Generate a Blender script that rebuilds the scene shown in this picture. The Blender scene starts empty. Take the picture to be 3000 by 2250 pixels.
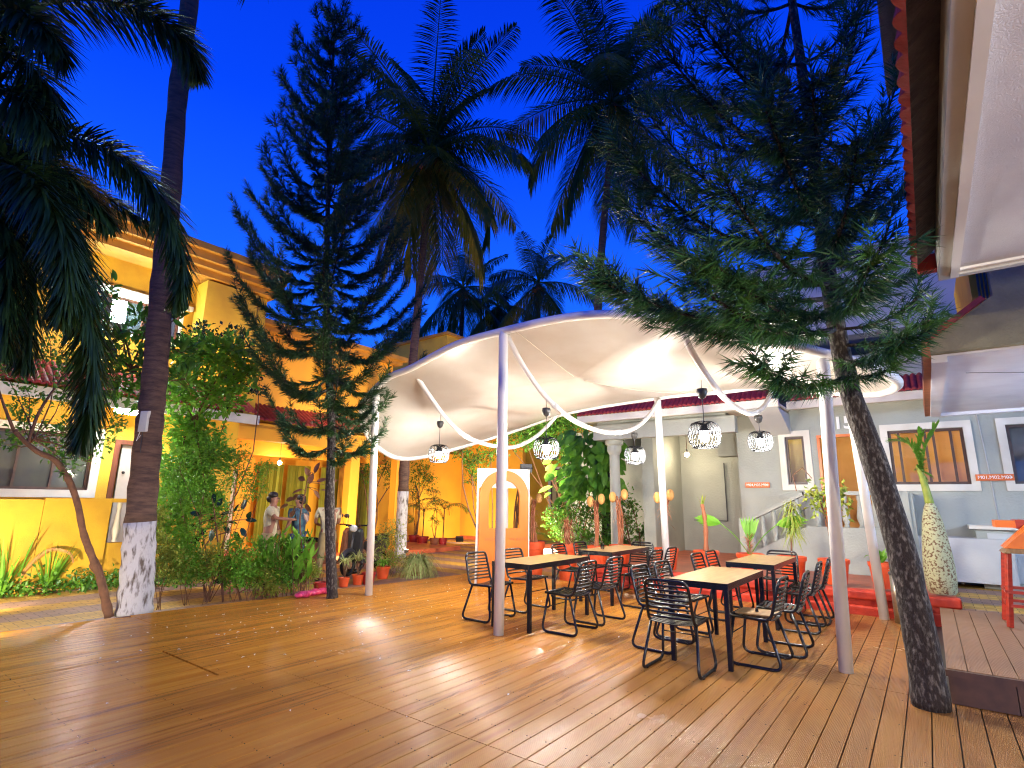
import bpy, math, random
import numpy as np
from math import sin, cos, pi, radians
from mathutils import Vector, Matrix
S = bpy.context.scene
COL = S.collection
rng = np.random.default_rng(7); random.seed(7)
# ---------------------------------------------------------------- camera
YAW, PITCH, ROLL, FPX, EYE = radians(37.2), radians(12.2), radians(0.8), 1577.0, 1.5
def _Rx(a): return np.array([[1,0,0],[0,cos(a),-sin(a)],[0,sin(a),cos(a)]])
def _Rz(a): return np.array([[cos(a),-sin(a),0],[sin(a),cos(a),0],[0,0,1]])
CM = _Rz(YAW) @ _Rx(pi/2+PITCH) @ _Rz(ROLL)
CP = np.array([0,0,EYE])
cd = bpy.data.cameras.new('camera'); cam = bpy.data.objects.new('camera', cd); COL.objects.link(cam)
cd.sensor_width = 36; cd.lens = 36*FPX/3000; cd.clip_start = .05; cd.clip_end = 500
mw = np.eye(4); mw[:3,:3] = CM; mw[:3,3] = CP
cam.matrix_world = Matrix(mw.tolist())
S.camera = cam
# survey helpers: a photo point (2212 px wide frame) onto a known plane of the place
def ray(px, py):
    px, py = px*3000/2212, py*3000/2212
    return CM @ np.array([(px-1500)/FPX, -(py-1125)/FPX, -1.0])
def atz(px, py, z=0): d = ray(px,py); return CP + d*((z-EYE)/d[2])
def aty(px, py, y): d = ray(px,py); return CP + d*(y/d[1])
def atx(px, py, x): d = ray(px,py); return CP + d*(x/d[0])
def ats(px, py, A, B):                      # onto the upright plane through A and B
    A = np.array(A[:2]); B = np.array(B[:2]); n = np.array([-(B-A)[1], (B-A)[0]]); d = ray(px,py)
    return CP + d*((A@n)/(d[:2]@n))
def atb(px, py, b):                         # closest height above a foot point
    b = np.array(b[:2], float); d = ray(px,py); return CP + d*((d[:2]@b)/(d[:2]@d[:2]))
# ---------------------------------------------------------------- render, world, exposure
S.cycles.use_denoising = True; S.cycles.filter_width = 1.15
S.cycles.max_bounces = 6; S.cycles.transparent_max_bounces = 12; S.cycles.sample_clamp_indirect = 6
S.view_settings.view_transform = 'Standard'; S.view_settings.look = 'None'
S.view_settings.exposure = 0.62; S.view_settings.gamma = 1
W = bpy.data.worlds.new('World'); S.world = W; W.use_nodes = True
nt = W.node_tree; nt.nodes.clear()
def N(nt, t, **k):
    n = nt.nodes.new(t)
    for a, b in k.items():
        if a == 'i':
            for kk, vv in b.items(): n.inputs[kk].default_value = vv
        else: setattr(n, a, b)
    return n
wo = N(nt,'ShaderNodeOutputWorld'); bg = N(nt,'ShaderNodeBackground', i={'Strength':1.05})
tc = N(nt,'ShaderNodeTexCoord'); sp = N(nt,'ShaderNodeSeparateXYZ'); rp = N(nt,'ShaderNodeValToRGB')
nt.links.new(tc.outputs['Generated'], sp.inputs[0]); nt.links.new(sp.outputs['Z'], rp.inputs[0])
e = rp.color_ramp.elements
e[0].position = 0.0; e[0].color = (0.030,0.200,0.90,1)
e[1].position = 0.9; e[1].color = (0.0006,0.014,0.42,1)
m = e.new(0.30); m.color = (0.008,0.105,0.80,1)
m = e.new(0.60); m.color = (0.001,0.040,0.62,1)
nt.links.new(rp.outputs[0], bg.inputs[0]); nt.links.new(bg.outputs[0], wo.inputs[0])
# ---------------------------------------------------------------- materials
def mat(name, col, rough=.6, col2=None, scale=3., bump=0., bscale=40., spec=.5, metal=0., coat=0., detail=4., lo=.35, hi=.65, aniso=None):
    m = bpy.data.materials.new(name); m.use_nodes = True; t = m.node_tree; p = t.nodes['Principled BSDF']
    p.inputs['Base Color'].default_value = (*col,1); p.inputs['Roughness'].default_value = rough
    p.inputs['Specular IOR Level'].default_value = spec; p.inputs['Metallic'].default_value = metal
    p.inputs['Coat Weight'].default_value = coat
    tcn = N(t,'ShaderNodeTexCoord'); mp = N(t,'ShaderNodeMapping'); t.links.new(tcn.outputs['Object'], mp.inputs[0])
    if aniso: mp.inputs['Scale'].default_value = aniso
    if col2:
        nz = N(t,'ShaderNodeTexNoise', i={'Scale':scale,'Detail':detail}); r = N(t,'ShaderNodeValToRGB')
        r.color_ramp.elements[0].position = lo; r.color_ramp.elements[1].position = hi
        r.color_ramp.elements[0].color = (*col,1); r.color_ramp.elements[1].color = (*col2,1)
        t.links.new(mp.outputs[0], nz.inputs['Vector']); t.links.new(nz.outputs['Fac'], r.inputs[0]); t.links.new(r.outputs[0], p.inputs['Base Color'])
    if bump:
        nb = N(t,'ShaderNodeTexNoise', i={'Scale':bscale,'Detail':5.}); b = N(t,'ShaderNodeBump', i={'Strength':bump,'Distance':.02})
        t.links.new(mp.outputs[0], nb.inputs['Vector']); t.links.new(nb.outputs['Fac'], b.inputs['Height']); t.links.new(b.outputs[0], p.inputs['Normal'])
    return m
def emis(name, col, st):
    m = bpy.data.materials.new(name); m.use_nodes = True; p = m.node_tree.nodes['Principled BSDF']
    p.inputs['Base Color'].default_value = (*col,1); p.inputs['Emission Color'].default_value = (*col,1); p.inputs['Emission Strength'].default_value = st
    return m
def leafmat(name, c1, c2, rough=.5, scale=6., trans=.3, spec=.4):
    m = mat(name, c1, rough, c2, scale=scale, detail=2., spec=spec); t = m.node_tree; p = t.nodes['Principled BSDF']
    tr = N(t,'ShaderNodeBsdfTranslucent'); mx = N(t,'ShaderNodeMixShader', i={'Fac':trans}); o = t.nodes['Material Output']
    src = p.inputs['Base Color'].links[0].from_socket
    t.links.new(src, tr.inputs[0]); t.links.new(p.outputs[0], mx.inputs[1]); t.links.new(tr.outputs[0], mx.inputs[2]); t.links.new(mx.outputs[0], o.inputs[0])
    return m
M = {}
M['white'] = mat('white_paint',(.78,.77,.76),.35,(.70,.69,.67),scale=2.,bump=.03)
M['membrane'] = mat('canopy_membrane',(.60,.58,.55),.38,(.50,.45,.39),scale=1.6,bump=.12,bscale=6.,spec=.35,detail=8.,lo=.3,hi=.75)
M['black'] = mat('black_steel',(.006,.007,.009),.27,spec=.5,bump=.04,bscale=90)
M['dark'] = mat('dark_metal',(.03,.03,.035),.4,(.05,.05,.05),scale=8)
M['wire'] = mat('shade_wire',(.022,.024,.028),.6,spec=.08)
M['yellow'] = mat('yellow_plaster',(.74,.44,.025),.75,(.54,.28,.02),scale=1.2,bump=.25,bscale=60,detail=8)
M['yellow2'] = mat('deep_yellow_plaster',(.84,.40,.02),.7,(.76,.34,.02),scale=1.,bump=.15,bscale=50)
M['ochre'] = mat('ochre_cornice',(.55,.25,.03),.75,(.42,.18,.02),scale=2.,bump=.2)
M['cream'] = mat('cream_trim',(.74,.70,.60),.6,(.64,.59,.48),scale=2.5,bump=.1)
M['gray'] = mat('gray_plaster',(.38,.395,.345),.75,(.31,.325,.285),scale=1.1,bump=.35,bscale=25,detail=9)
M['palegray'] = mat('pale_plaster',(.52,.52,.50),.75,(.44,.44,.43),scale=1.3,bump=.2,bscale=30)
M['olive'] = mat('olive_plaster',(.25,.23,.13),.85,(.19,.17,.10),scale=4.,bump=.7,bscale=45)
M['soffit'] = mat('soffit_plaster',(.64,.63,.67),.5,(.55,.53,.58),scale=2.5,bump=.35,bscale=120,detail=8)
M['frame'] = mat('brown_window_frame',(.055,.028,.022),.4,(.09,.045,.03),scale=9)
M['wooddoor'] = mat('brown_door_wood',(.16,.045,.02),.45,(.10,.03,.015),scale=5,aniso=(8,8,.6))
M['doorpale'] = mat('pale_door',(.50,.44,.36),.5,(.42,.36,.30),scale=3)
M['tile'] = mat('red_roof_tile',(.36,.03,.028),.65,(.22,.02,.02),scale=12,bump=.3)
M['tiledark'] = mat('weathered_roof_tile',(.05,.05,.075),.5,(.10,.09,.11),scale=10,bump=.5)
M['redpaint'] = mat('red_oxide_paint',(.60,.045,.012),.55,(.36,.022,.010),scale=5,bump=.5,bscale=14,detail=8)
M['redfloor'] = mat('red_floor',(.55,.13,.05),.45,(.42,.09,.035),scale=3,bump=.1)
M['pot'] = mat('orange_red_plastic',(.66,.09,.02),.42,(.52,.06,.015),scale=6)
M['pot2'] = mat('crimson_plastic',(.38,.02,.02),.42,(.28,.015,.015),scale=6)
M['terracotta'] = mat('brown_clay',(.30,.10,.04),.7,(.22,.07,.03),scale=6)
M['soil'] = mat('potting_soil',(.04,.025,.015),.95,(.07,.04,.025),scale=30,bump=.6)
M['bark'] = mat('pine_bark',(.020,.013,.011),.85,(.20,.18,.16),scale=40,bump=1.2,bscale=50,detail=12,lo=.50,hi=.78,aniso=(1,1,.45))
M['palmbark'] = mat('palm_bark',(.13,.075,.055),.9,(.06,.035,.03),scale=5,bump=.8,bscale=20,aniso=(1,1,5))
M['limewash'] = mat('lime_wash',(.46,.46,.50),.85,(.10,.08,.07),scale=9,bump=1.,bscale=30,lo=.50,hi=.66,aniso=(2,2,.6),detail=8)
M['twig'] = mat('brown_twig',(.17,.075,.035),.8,(.09,.04,.02),scale=8,bump=.5)
M['needle'] = leafmat('pine_needles',(.018,.055,.020),(.035,.095,.022),.5,scale=3,trans=.15)
M['needle2'] = leafmat('bluish_pine_needles',(.010,.050,.030),(.055,.15,.025),.42,scale=4,trans=.15)
M['palm'] = leafmat('palm_leaflets',(.035,.085,.018),(.075,.13,.02),.4,scale=2,trans=.25)
M['palmdry'] = leafmat('yellowing_palm_leaflets',(.10,.13,.015),(.24,.20,.03),.45,scale=2,trans=.35)
M['leaf'] = leafmat('green_leaves',(.05,.16,.02),(.12,.28,.03),.4,scale=5,trans=.35)
M['leafb'] = leafmat('bright_leaves',(.12,.34,.03),(.22,.46,.05),.38,scale=5,trans=.4)
M['leafd'] = leafmat('dark_glossy_leaves',(.012,.035,.015),(.03,.065,.022),.22,scale=5,trans=.06,spec=.6)
M['leafy'] = leafmat('yellow_green_leaves',(.38,.40,.06),(.20,.30,.05),.5,scale=8,trans=.35)
M['varieg'] = leafmat('cream_striped_leaves',(.62,.62,.26),(.30,.42,.10),.5,scale=14,trans=.3)
M['pinkleaf'] = leafmat('dry_pink_bracts',(.55,.26,.16),(.62,.36,.20),.7,scale=7,trans=.3)
M['husk'] = leafmat('dry_fronds',(.45,.22,.07),(.58,.32,.10),.7,scale=6,trans=.2)
M['reddish'] = leafmat('bronze_leaves',(.12,.05,.035),(.20,.09,.05),.35,scale=5,trans=.15)
M['hang'] = mat('table_top_wood',(.34,.22,.10),.3,(.20,.11,.04),scale=3.,detail=10.,lo=.3,hi=.7,aniso=(9,1,1),bump=.06,spec=.5)
M['glass'] = mat('dark_window_glass',(.05,.055,.06),.04,(.09,.09,.08),scale=2.,spec=1.)
M['steel'] = mat('brushed_steel',(.55,.50,.38),.28,metal=.9,col2=(.45,.42,.33),aniso=(1,1,30))
M['redwood'] = mat('red_stained_wood',(.40,.03,.012),.35,(.26,.02,.01),scale=4,aniso=(1,1,8))
M['orangewood'] = mat('orange_stained_wood',(.75,.19,.02),.35,(.62,.13,.015),scale=4)
M['board'] = mat('orange_board',(.52,.135,.004),.5,(.47,.12,.004),scale=2)
M['ink'] = mat('brown_ink',(.28,.11,.03),.6,(.22,.08,.02))
M['letter'] = mat('white_letters',(.85,.84,.80),.5,(.80,.79,.75))
M['sign'] = mat('orange_sign',(.70,.16,.02),.5,(.62,.12,.02))
M['skin'] = mat('skin',(.36,.17,.10),.55,(.30,.13,.08))
M['room'] = mat('orange_room_wall',(.70,.42,.14),.8,(.64,.37,.11))
M['roomy'] = mat('cream_room_wall',(.62,.55,.25),.8,(.56,.48,.22))
M['asphalt'] = mat('earth',(.03,.025,.02),.95,(.05,.04,.03),scale=9,bump=.6)
M['bulb'] = emis('cool_bulb',(1.0,.92,.80),1750.)
M['bulbw'] = emis('warm_bulb',(1.0,.80,.54),260.)
M['bulbroom'] = emis('room_lamp',(1.0,.84,.60),34.)
M['flood'] = emis('cyan_white_lamp',(.55,.90,1.0),170.)
M['tube'] = emis('tube_lamp',(.92,.95,1.0),420.)
# glass you can look through
gm = bpy.data.materials.new('clear_pane'); gm.use_nodes = True; t = gm.node_tree; t.nodes.clear()
o = N(t,'ShaderNodeOutputMaterial'); a = N(t,'ShaderNodeBsdfTransparent'); b = N(t,'ShaderNodeBsdfGlossy', i={'Roughness':.03}); f = N(t,'ShaderNodeFresnel', i={'IOR':1.5}); x = N(t,'ShaderNodeMixShader')
t.links.new(f.outputs[0], x.inputs[0]); t.links.new(a.outputs[0], x.inputs[1]); t.links.new(b.outputs[0], x.inputs[2]); t.links.new(x.outputs[0], o.inputs[0]); M['clear'] = gm
def math_(t, op, a, b=None):
    n = N(t,'ShaderNodeMath', operation=op)
    for k, v in ((0,a),(1,b)):
        if v is None: continue
        if isinstance(v,(int,float)): n.inputs[k].default_value = v
        else: t.links.new(v, n.inputs[k])
    return n.outputs[0]
def mixc(t, f, a, b):
    n = N(t,'ShaderNodeMix', data_type='RGBA')
    for k, v in ((0,f),(6,a),(7,b)):
        if isinstance(v,(int,float)): n.inputs[k].default_value = v
        elif isinstance(v,tuple): n.inputs[k].default_value = (*v,1)
        else: t.links.new(v, n.inputs[k])
    return n.outputs[2]
def deckmat(name, c1, c2, c3, rough):
    m = bpy.data.materials.new(name); m.use_nodes = True; t = m.node_tree; p = t.nodes['Principled BSDF']
    g = N(t,'ShaderNodeNewGeometry'); s = N(t,'ShaderNodeSeparateXYZ'); t.links.new(g.outputs['Position'], s.inputs[0])
    xi = math_(t,'FLOOR', math_(t,'DIVIDE', math_(t,'ADD', s.outputs[0], 20.011), .148))
    wn = N(t,'ShaderNodeTexWhiteNoise', noise_dimensions='1D'); t.links.new(xi, wn.inputs['W'])
    mp = N(t,'ShaderNodeMapping'); mp.inputs['Scale'].default_value = (14,.7,1); t.links.new(g.outputs['Position'], mp.inputs[0])
    nz = N(t,'ShaderNodeTexNoise', i={'Scale':1.5,'Detail':8.}); t.links.new(mp.outputs[0], nz.inputs['Vector'])
    n2 = N(t,'ShaderNodeTexNoise', i={'Scale':.9,'Detail':5.,'Roughness':.6}); t.links.new(g.outputs['Position'], n2.inputs['Vector'])
    a = mixc(t, wn.outputs[0], c1, c2)
    r = N(t,'ShaderNodeValToRGB'); r.color_ramp.elements[0].position = .38; r.color_ramp.elements[1].position = .68; t.links.new(nz.outputs[0], r.inputs[0])
    b = mixc(t, math_(t,'MULTIPLY', r.outputs[0], .55), a, c3)
    r2 = N(t,'ShaderNodeValToRGB'); r2.color_ramp.elements[0].position = .35; r2.color_ramp.elements[1].position = .7; t.links.new(n2.outputs[0], r2.inputs[0])
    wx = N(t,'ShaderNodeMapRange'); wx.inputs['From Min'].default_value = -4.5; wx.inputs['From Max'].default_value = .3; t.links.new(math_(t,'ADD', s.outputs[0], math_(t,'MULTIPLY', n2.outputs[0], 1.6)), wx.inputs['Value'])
    b = mixc(t, math_(t,'MULTIPLY', wx.outputs[0], .62), b, mixc(t, nz.outputs[0], (.34,.19,.09), (.15,.08,.042)))   # warm light fading towards +x, painted in as greyer boards
    col_ = mixc(t, math_(t,'MULTIPLY', r2.outputs[0], .30), b, tuple(v*.5 for v in c1))
    yy = math_(t,'ABSOLUTE', math_(t,'SUBTRACT', math_(t,'PINGPONG', math_(t,'ADD', s.outputs[1], 10.), .30), .0))
    fx = math_(t,'ABSOLUTE', math_(t,'SUBTRACT', math_(t,'FRACT', math_(t,'DIVIDE', math_(t,'ADD', s.outputs[0], 20.011), .148)), .5))
    sc_ = math_(t,'MULTIPLY', math_(t,'LESS_THAN', yy, .0045), math_(t,'LESS_THAN', math_(t,'ABSOLUTE', math_(t,'SUBTRACT', fx, .40)), .03))
    t.links.new(mixc(t, sc_, col_, (.03,.02,.015)), p.inputs['Base Color'])
    # fine ribs along the board
    rib = math_(t,'SINE', math_(t,'MULTIPLY', s.outputs[0], 2*pi/.0092))
    bp = N(t,'ShaderNodeBump', i={'Strength':.55,'Distance':.0022}); t.links.new(math_(t,'ADD', rib, math_(t,'MULTIPLY', nz.outputs[0], .8)), bp.inputs['Height'])
    t.links.new(bp.outputs[0], p.inputs['Normal'])
    t.links.new(math_(t,'ADD', math_(t,'MULTIPLY', n2.outputs[0], .14), rough-.07), p.inputs['Roughness'])
    p.inputs['Specular IOR Level'].default_value = .5
    return m
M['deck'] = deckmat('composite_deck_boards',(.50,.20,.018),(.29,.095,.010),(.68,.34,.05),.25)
M['deck2'] = deckmat('step_deck_boards',(.27,.13,.07),(.22,.10,.055),(.34,.18,.10),.42)
def paver(name):
    m = bpy.data.materials.new(name); m.use_nodes = True; t = m.node_tree; p = t.nodes['Principled BSDF']
    g = N(t,'ShaderNodeNewGeometry'); s = N(t,'ShaderNodeSeparateXYZ'); t.links.new(g.outputs['Position'], s.inputs[0])
    X, Y = s.outputs[0], s.outputs[1]
    left = math_(t,'MULTIPLY', math_(t,'LESS_THAN', X, -7.), math_(t,'LESS_THAN', math_(t,'ADD', Y, math_(t,'MULTIPLY',X,-.0)), 9.0))
    u = N(t,'ShaderNodeMix'); t.links.new(left, u.inputs[0]); t.links.new(Y, u.inputs[2]); t.links.new(X, u.inputs[3])
    zig = math_(t,'MULTIPLY', math_(t,'PINGPONG', math_(t,'ADD', X, Y), .11), .35)
    uu = math_(t,'ADD', math_(t,'ADD', u.outputs[0], 40.), zig)
    stripe = math_(t,'GREATER_THAN', math_(t,'MODULO', uu, 1.14), .57)
    cmb = N(t,'ShaderNodeCombineXYZ'); v = N(t,'ShaderNodeMix'); t.links.new(left, v.inputs[0]); t.links.new(X, v.inputs[2]); t.links.new(Y, v.inputs[3])
    t.links.new(v.outputs[0], cmb.inputs[0]); t.links.new(uu, cmb.inputs[1])
    br = N(t,'ShaderNodeTexBrick', i={'Scale':1.,'Brick Width':.22,'Row Height':.114,'Mortar Size':.006,'Mortar Smooth':.2,'Color1':(1,1,1,1),'Color2':(.72,.72,.72,1),'Mortar':(.25,.22,.2,1)})
    t.links.new(cmb.outputs[0], br.inputs['Vector'])
    nz = N(t,'ShaderNodeTexNoise', i={'Scale':2.5,'Detail':8.}); t.links.new(g.outputs['Position'], nz.inputs['Vector'])
    ye = mixc(t, nz.outputs[0], (.62,.36,.04), (.44,.24,.04)); gr = mixc(t, nz.outputs[0], (.36,.21,.15), (.24,.13,.10))
    c = mixc(t, stripe, gr, ye); mu = N(t,'ShaderNodeMix', data_type='RGBA', blend_type='MULTIPLY'); mu.inputs[0].default_value = 1
    t.links.new(c, mu.inputs[6]); t.links.new(br.outputs['Color'], mu.inputs[7]); t.links.new(mu.outputs[2], p.inputs['Base Color'])
    bp = N(t,'ShaderNodeBump', i={'Strength':.5,'Distance':.01}); t.links.new(math_(t,'SUBTRACT', nz.outputs[0], br.outputs['Fac']), bp.inputs['Height']); t.links.new(bp.outputs[0], p.inputs['Normal'])
    p.inputs['Roughness'].default_value = .6
    return m
M['paver'] = paver('striped_pavers')
# palm trunk: ring scars, lime-washed foot
# ---------------------------------------------------------------- mesh helpers
class MB:
    def __init__(s): s.v = []; s.f = []
    def add(s, vs, fs):
        b = len(s.v); s.v += [tuple(map(float,p)) for p in vs]; s.f += [tuple(b+i for i in f) for f in fs]; return s
    def box(s, x0,x1,y0,y1,z0,z1):
        x0,x1 = sorted((x0,x1)); y0,y1 = sorted((y0,y1)); z0,z1 = sorted((z0,z1))
        return s.add([(x0,y0,z0),(x1,y0,z0),(x1,y1,z0),(x0,y1,z0),(x0,y0,z1),(x1,y0,z1),(x1,y1,z1),(x0,y1,z1)],
              [(0,3,2,1),(4,5,6,7),(0,1,5,4),(1,2,6,5),(2,3,7,6),(3,0,4,7)])
    def obox(s, c, ax, ay, az):               # centre and three half vectors
        c, ax, ay, az = map(np.array, (c,ax,ay,az)); P = []
        for k in (-1,1):
            for q in ((-1,-1),(1,-1),(1,1),(-1,1)): P.append(c+q[0]*ax+q[1]*ay+k*az)
        return s.add(P, [(0,3,2,1),(4,5,6,7),(0,1,5,4),(1,2,6,5),(2,3,7,6),(3,0,4,7)])
    def bar(s, p, q, w, d=None, up=(0,0,1)):
        p, q = np.array(p,float), np.array(q,float); d = d or w; a = (q-p); L = np.linalg.norm(a); a /= L
        n = np.cross(a, up)
        if np.linalg.norm(n) < 1e-4: n = np.cross(a, (0,1,0))
        n /= np.linalg.norm(n); b = np.cross(n, a)
        return s.obox((p+q)/2, n*w/2, b*d/2, a*L/2)
    def tube(s, pts, r, n=8, cap=True, closed=False):
        P = np.array(pts, float); k = len(P); R = np.full(k, r) if np.isscalar(r) else np.array(r, float)
        T = np.gradient(P, axis=0) if not closed else (np.roll(P,-1,0)-np.roll(P,1,0))
        T /= np.linalg.norm(T,axis=1)[:,None]+1e-12
        u = np.array([0,0,1.]) if abs(T[0][2]) < .9 else np.array([1.,0,0]); vs = []
        for i in range(k):
            u = u - T[i]*(u@T[i]); u /= np.linalg.norm(u)+1e-12; w = np.cross(T[i], u)
            for j in range(n):
                a = 2*pi*j/n; vs.append(P[i]+R[i]*(cos(a)*u+sin(a)*w))
        fs = [(i*n+j, i*n+(j+1)%n, (i+1)*n+(j+1)%n, (i+1)*n+j) for i in range(k-1) for j in range(n)]
        if closed: fs += [((k-1)*n+j, (k-1)*n+(j+1)%n, (j+1)%n, j) for j in range(n)]
        elif cap: fs += [tuple(range(n))[::-1], tuple((k-1)*n+j for j in range(n))]
        return s.add(vs, fs)
    def lathe(s, prof, c=(0,0,0), n=24):
        vs = [(c[0]+r*cos(2*pi*j/n), c[1]+r*sin(2*pi*j/n), c[2]+z) for r, z in prof for j in range(n)]
        fs = [(i*n+j, i*n+(j+1)%n, (i+1)*n+(j+1)%n, (i+1)*n+j) for i in range(len(prof)-1) for j in range(n)]
        return s.add(vs, fs)
    def prism(s, poly, d):                    # planar 3-D outline pushed by d
        n = len(poly); P = [np.array(p,float) for p in poly]; Q = [p+np.array(d) for p in P]
        return s.add(P+Q, [tuple(range(n))[::-1], tuple(range(n,2*n))]+[(i,(i+1)%n,n+(i+1)%n,n+i) for i in range(n)])
    def ball(s, c, r, n=10, m=7, sc=(1,1,1)):
        return s.add([(c[0]+r*sc[0]*sin(pi*i/m)*cos(2*pi*j/n), c[1]+r*sc[1]*sin(pi*i/m)*sin(2*pi*j/n), c[2]+r*sc[2]*cos(pi*i/m)) for i in range(m+1) for j in range(n)],
              [(i*n+j,(i+1)*n+j,(i+1)*n+(j+1)%n,i*n+(j+1)%n) for i in range(m) for j in range(n)])
    def np(s): return s
    def build(s, name, m, parent=None, smooth=False, bevel=0):
        o = origin(parent); me = bpy.data.meshes.new(name)
        me.from_pydata([(a-o[0],b-o[1],c-o[2]) for a,b,c in s.v], [], s.f); me.materials.append(M[m] if isinstance(m,str) else m)
        if smooth: me.polygons.foreach_set('use_smooth',[True]*len(me.polygons))
        ob = bpy.data.objects.new(name, me); COL.objects.link(ob)
        if bevel:
            b = ob.modifiers.new('bevel','BEVEL'); b.width = bevel; b.segments = 2; b.limit_method = 'ANGLE'
        if parent is not None: ob.parent = parent
        return ob
def origin(p):
    o = np.zeros(3)
    while p is not None: o = o+np.array(p.location); p = p.parent
    return o
def tris(name, V, F, m, parent=None, smooth=False):          # V (n,3) F (m,k) arrays
    o = origin(parent); me = bpy.data.meshes.new(name); V = np.asarray(V,np.float32)-o.astype(np.float32); F = np.asarray(F,np.int32); k = F.shape[1]
    me.vertices.add(len(V)); me.vertices.foreach_set('co', V.ravel()); me.loops.add(F.size); me.loops.foreach_set('vertex_index', F.ravel())
    me.polygons.add(len(F)); me.polygons.foreach_set('loop_start', np.arange(0,F.size,k,dtype=np.int32)); me.polygons.foreach_set('loop_total', np.full(len(F),k,np.int32))
    if smooth: me.polygons.foreach_set('use_smooth', np.ones(len(F),bool))
    me.update(calc_edges=True); me.materials.append(M[m] if isinstance(m,str) else m)
    ob = bpy.data.objects.new(name, me); COL.objects.link(ob)
    if parent is not None: ob.parent = parent
    return ob
def thing(name, label, cat, loc=(0,0,0), rz=0, group=None):
    o = bpy.data.objects.new(name, None); COL.objects.link(o); o.location = tuple(map(float,loc)); o.rotation_euler = (0,0,rz); o.empty_display_size = .1
    return tag(o, label, cat, group)
def tag(o, label, cat, group=None):
    o['label'] = label; o['category'] = cat
    if group: o['group'] = group
    return o
def struct(o): o['kind'] = 'structure'; return o
def copy_tree(o, parent=None):
    c = o.copy(); COL.objects.link(c); c.parent = parent
    for ch in list(o.children): copy_tree(ch, c)
    return c
def unit(a): a = np.asarray(a,float); return a/(np.linalg.norm(a,axis=-1,keepdims=True)+1e-12)
def rv(n): return unit(rng.normal(size=(n,3)))
def smooth_pts(P, n, closed=False):                          # Catmull-Rom
    P = np.array(P,float); k = len(P); out = []
    m = k if closed else k-1
    for q in range(n):
        t = q/(n if closed else n-1)*m; i = min(int(t), m-1); f = t-i
        g = (lambda j: P[j%k]) if closed else (lambda j: P[min(max(j,0),k-1)])
        a,b,c,d = g(i-1),g(i),g(i+1),g(i+2)
        out.append(.5*((2*b)+(-a+c)*f+(2*a-5*b+4*c-d)*f*f+(-a+3*b-3*c+d)*f**3))
    return np.array(out)
# leaf primitives (arrays of base, direction, normal)
class Fol:
    def __init__(s): s.V = []; s.F = []; s.n = 0
    def _add(s, V, F):
        s.V.append(V.reshape(-1,3)); s.F.append(F+s.n); s.n += V.reshape(-1,3).shape[0]
    def needles(s, P, D, L, w):               # thin triangles
        n = len(P); side = unit(np.cross(D, rv(n)))*np.reshape(w,(-1,1))*.5
        V = np.stack([P-side, P+side, P+D*np.reshape(L,(-1,1))],1); s._add(V, np.arange(3*n).reshape(n,3))
    def leaves(s, P, D, Nn, L, w, fold=.25):  # folded diamonds: 2 triangles each side kept as 2 tris
        n = len(P); D = unit(D); S_ = unit(np.cross(D, Nn)); Nn = unit(np.cross(S_, D)); L = np.reshape(L,(-1,1))*np.ones((n,1)); w = np.reshape(w,(-1,1))*np.ones((n,1))
        mid = P+D*L*.45
        V = np.stack([P, mid-S_*w*.5+Nn*w*fold, P+D*L-Nn*L*.12, mid+S_*w*.5+Nn*w*fold],1)
        a = np.arange(n)[:,None]*4; F = np.concatenate([a+np.array([[0,1,2]]), a+np.array([[0,2,3]])]); s._add(V,F)
    def rounds(s, P, D, Nn, L, w, fold=.15):  # hexagonal blades, midrib folded
        n = len(P); D = unit(D); S_ = unit(np.cross(D, Nn)); Nn = unit(np.cross(S_, D)); L = np.reshape(L,(-1,1))*np.ones((n,1)); w = np.reshape(w,(-1,1))*np.ones((n,1))
        pt = [P]
        for t_, ww, dz in ((.22,.40,.0),(.5,.5,-.02),(.78,.34,-.07)):
            for sg in (-1,1): pt.append(P+D*L*t_+S_*w*ww*sg+Nn*(w*fold+L*dz))
        pt.append(P+D*L-Nn*L*.13); pt.append(P+D*L*.5-Nn*L*.02)
        V = np.stack(pt,1); a = np.arange(n)[:,None]*9
        T = [(0,1,8),(0,8,2),(1,3,8),(2,8,4),(3,5,8),(4,8,6),(5,7,8),(6,8,7)]
        s._add(V, np.concatenate([a+np.array([q]) for q in T]))
    def blades(s, P, D, L, w, droop, seg=5, nup=None):  # long strap leaves that arch over
        n = len(P); D = unit(D); S_ = unit(np.cross(D, np.array([0,0,1.])+rv(n)*.15)); L = np.reshape(L,(-1,1))*np.ones((n,1)); dr = np.reshape(droop,(-1,1))*np.ones((n,1))
        rows = []
        for i in range(seg+1):
            t_ = i/seg; c = P+D*L*t_-np.array([0,0,1.])*dr*L*t_*t_; ww = w*(math.sin(min(1,t_*1.3+.12)*pi)*.5+.0 if t_ < .62 else .5*(1-t_)/.38*.97+.01)
            rows += [c-S_*ww, c+S_*ww]
        V = np.stack(rows,1); a = np.arange(n)[:,None]*(2*(seg+1)); Fs = []
        for i in range(seg):
            q = 2*i; Fs += [a+np.array([[q,q+1,q+3]]), a+np.array([[q,q+3,q+2]])]
        s._add(V, np.concatenate(Fs))
    def build(s, name, m, parent=None): return tris(name, np.concatenate(s.V), np.concatenate(s.F), m, parent)
# ================================================================ THE SETTING
struct(MB().box(-160,160,-160,160,-.5,-.19).build('ground','asphalt'))
struct(MB().box(-24,12,-12,27,-.3,-.15).build('pavement','paver'))
struct(MB().box(.172,12,9.08,13,-.14,.2).build('walkway','paver'))
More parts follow.
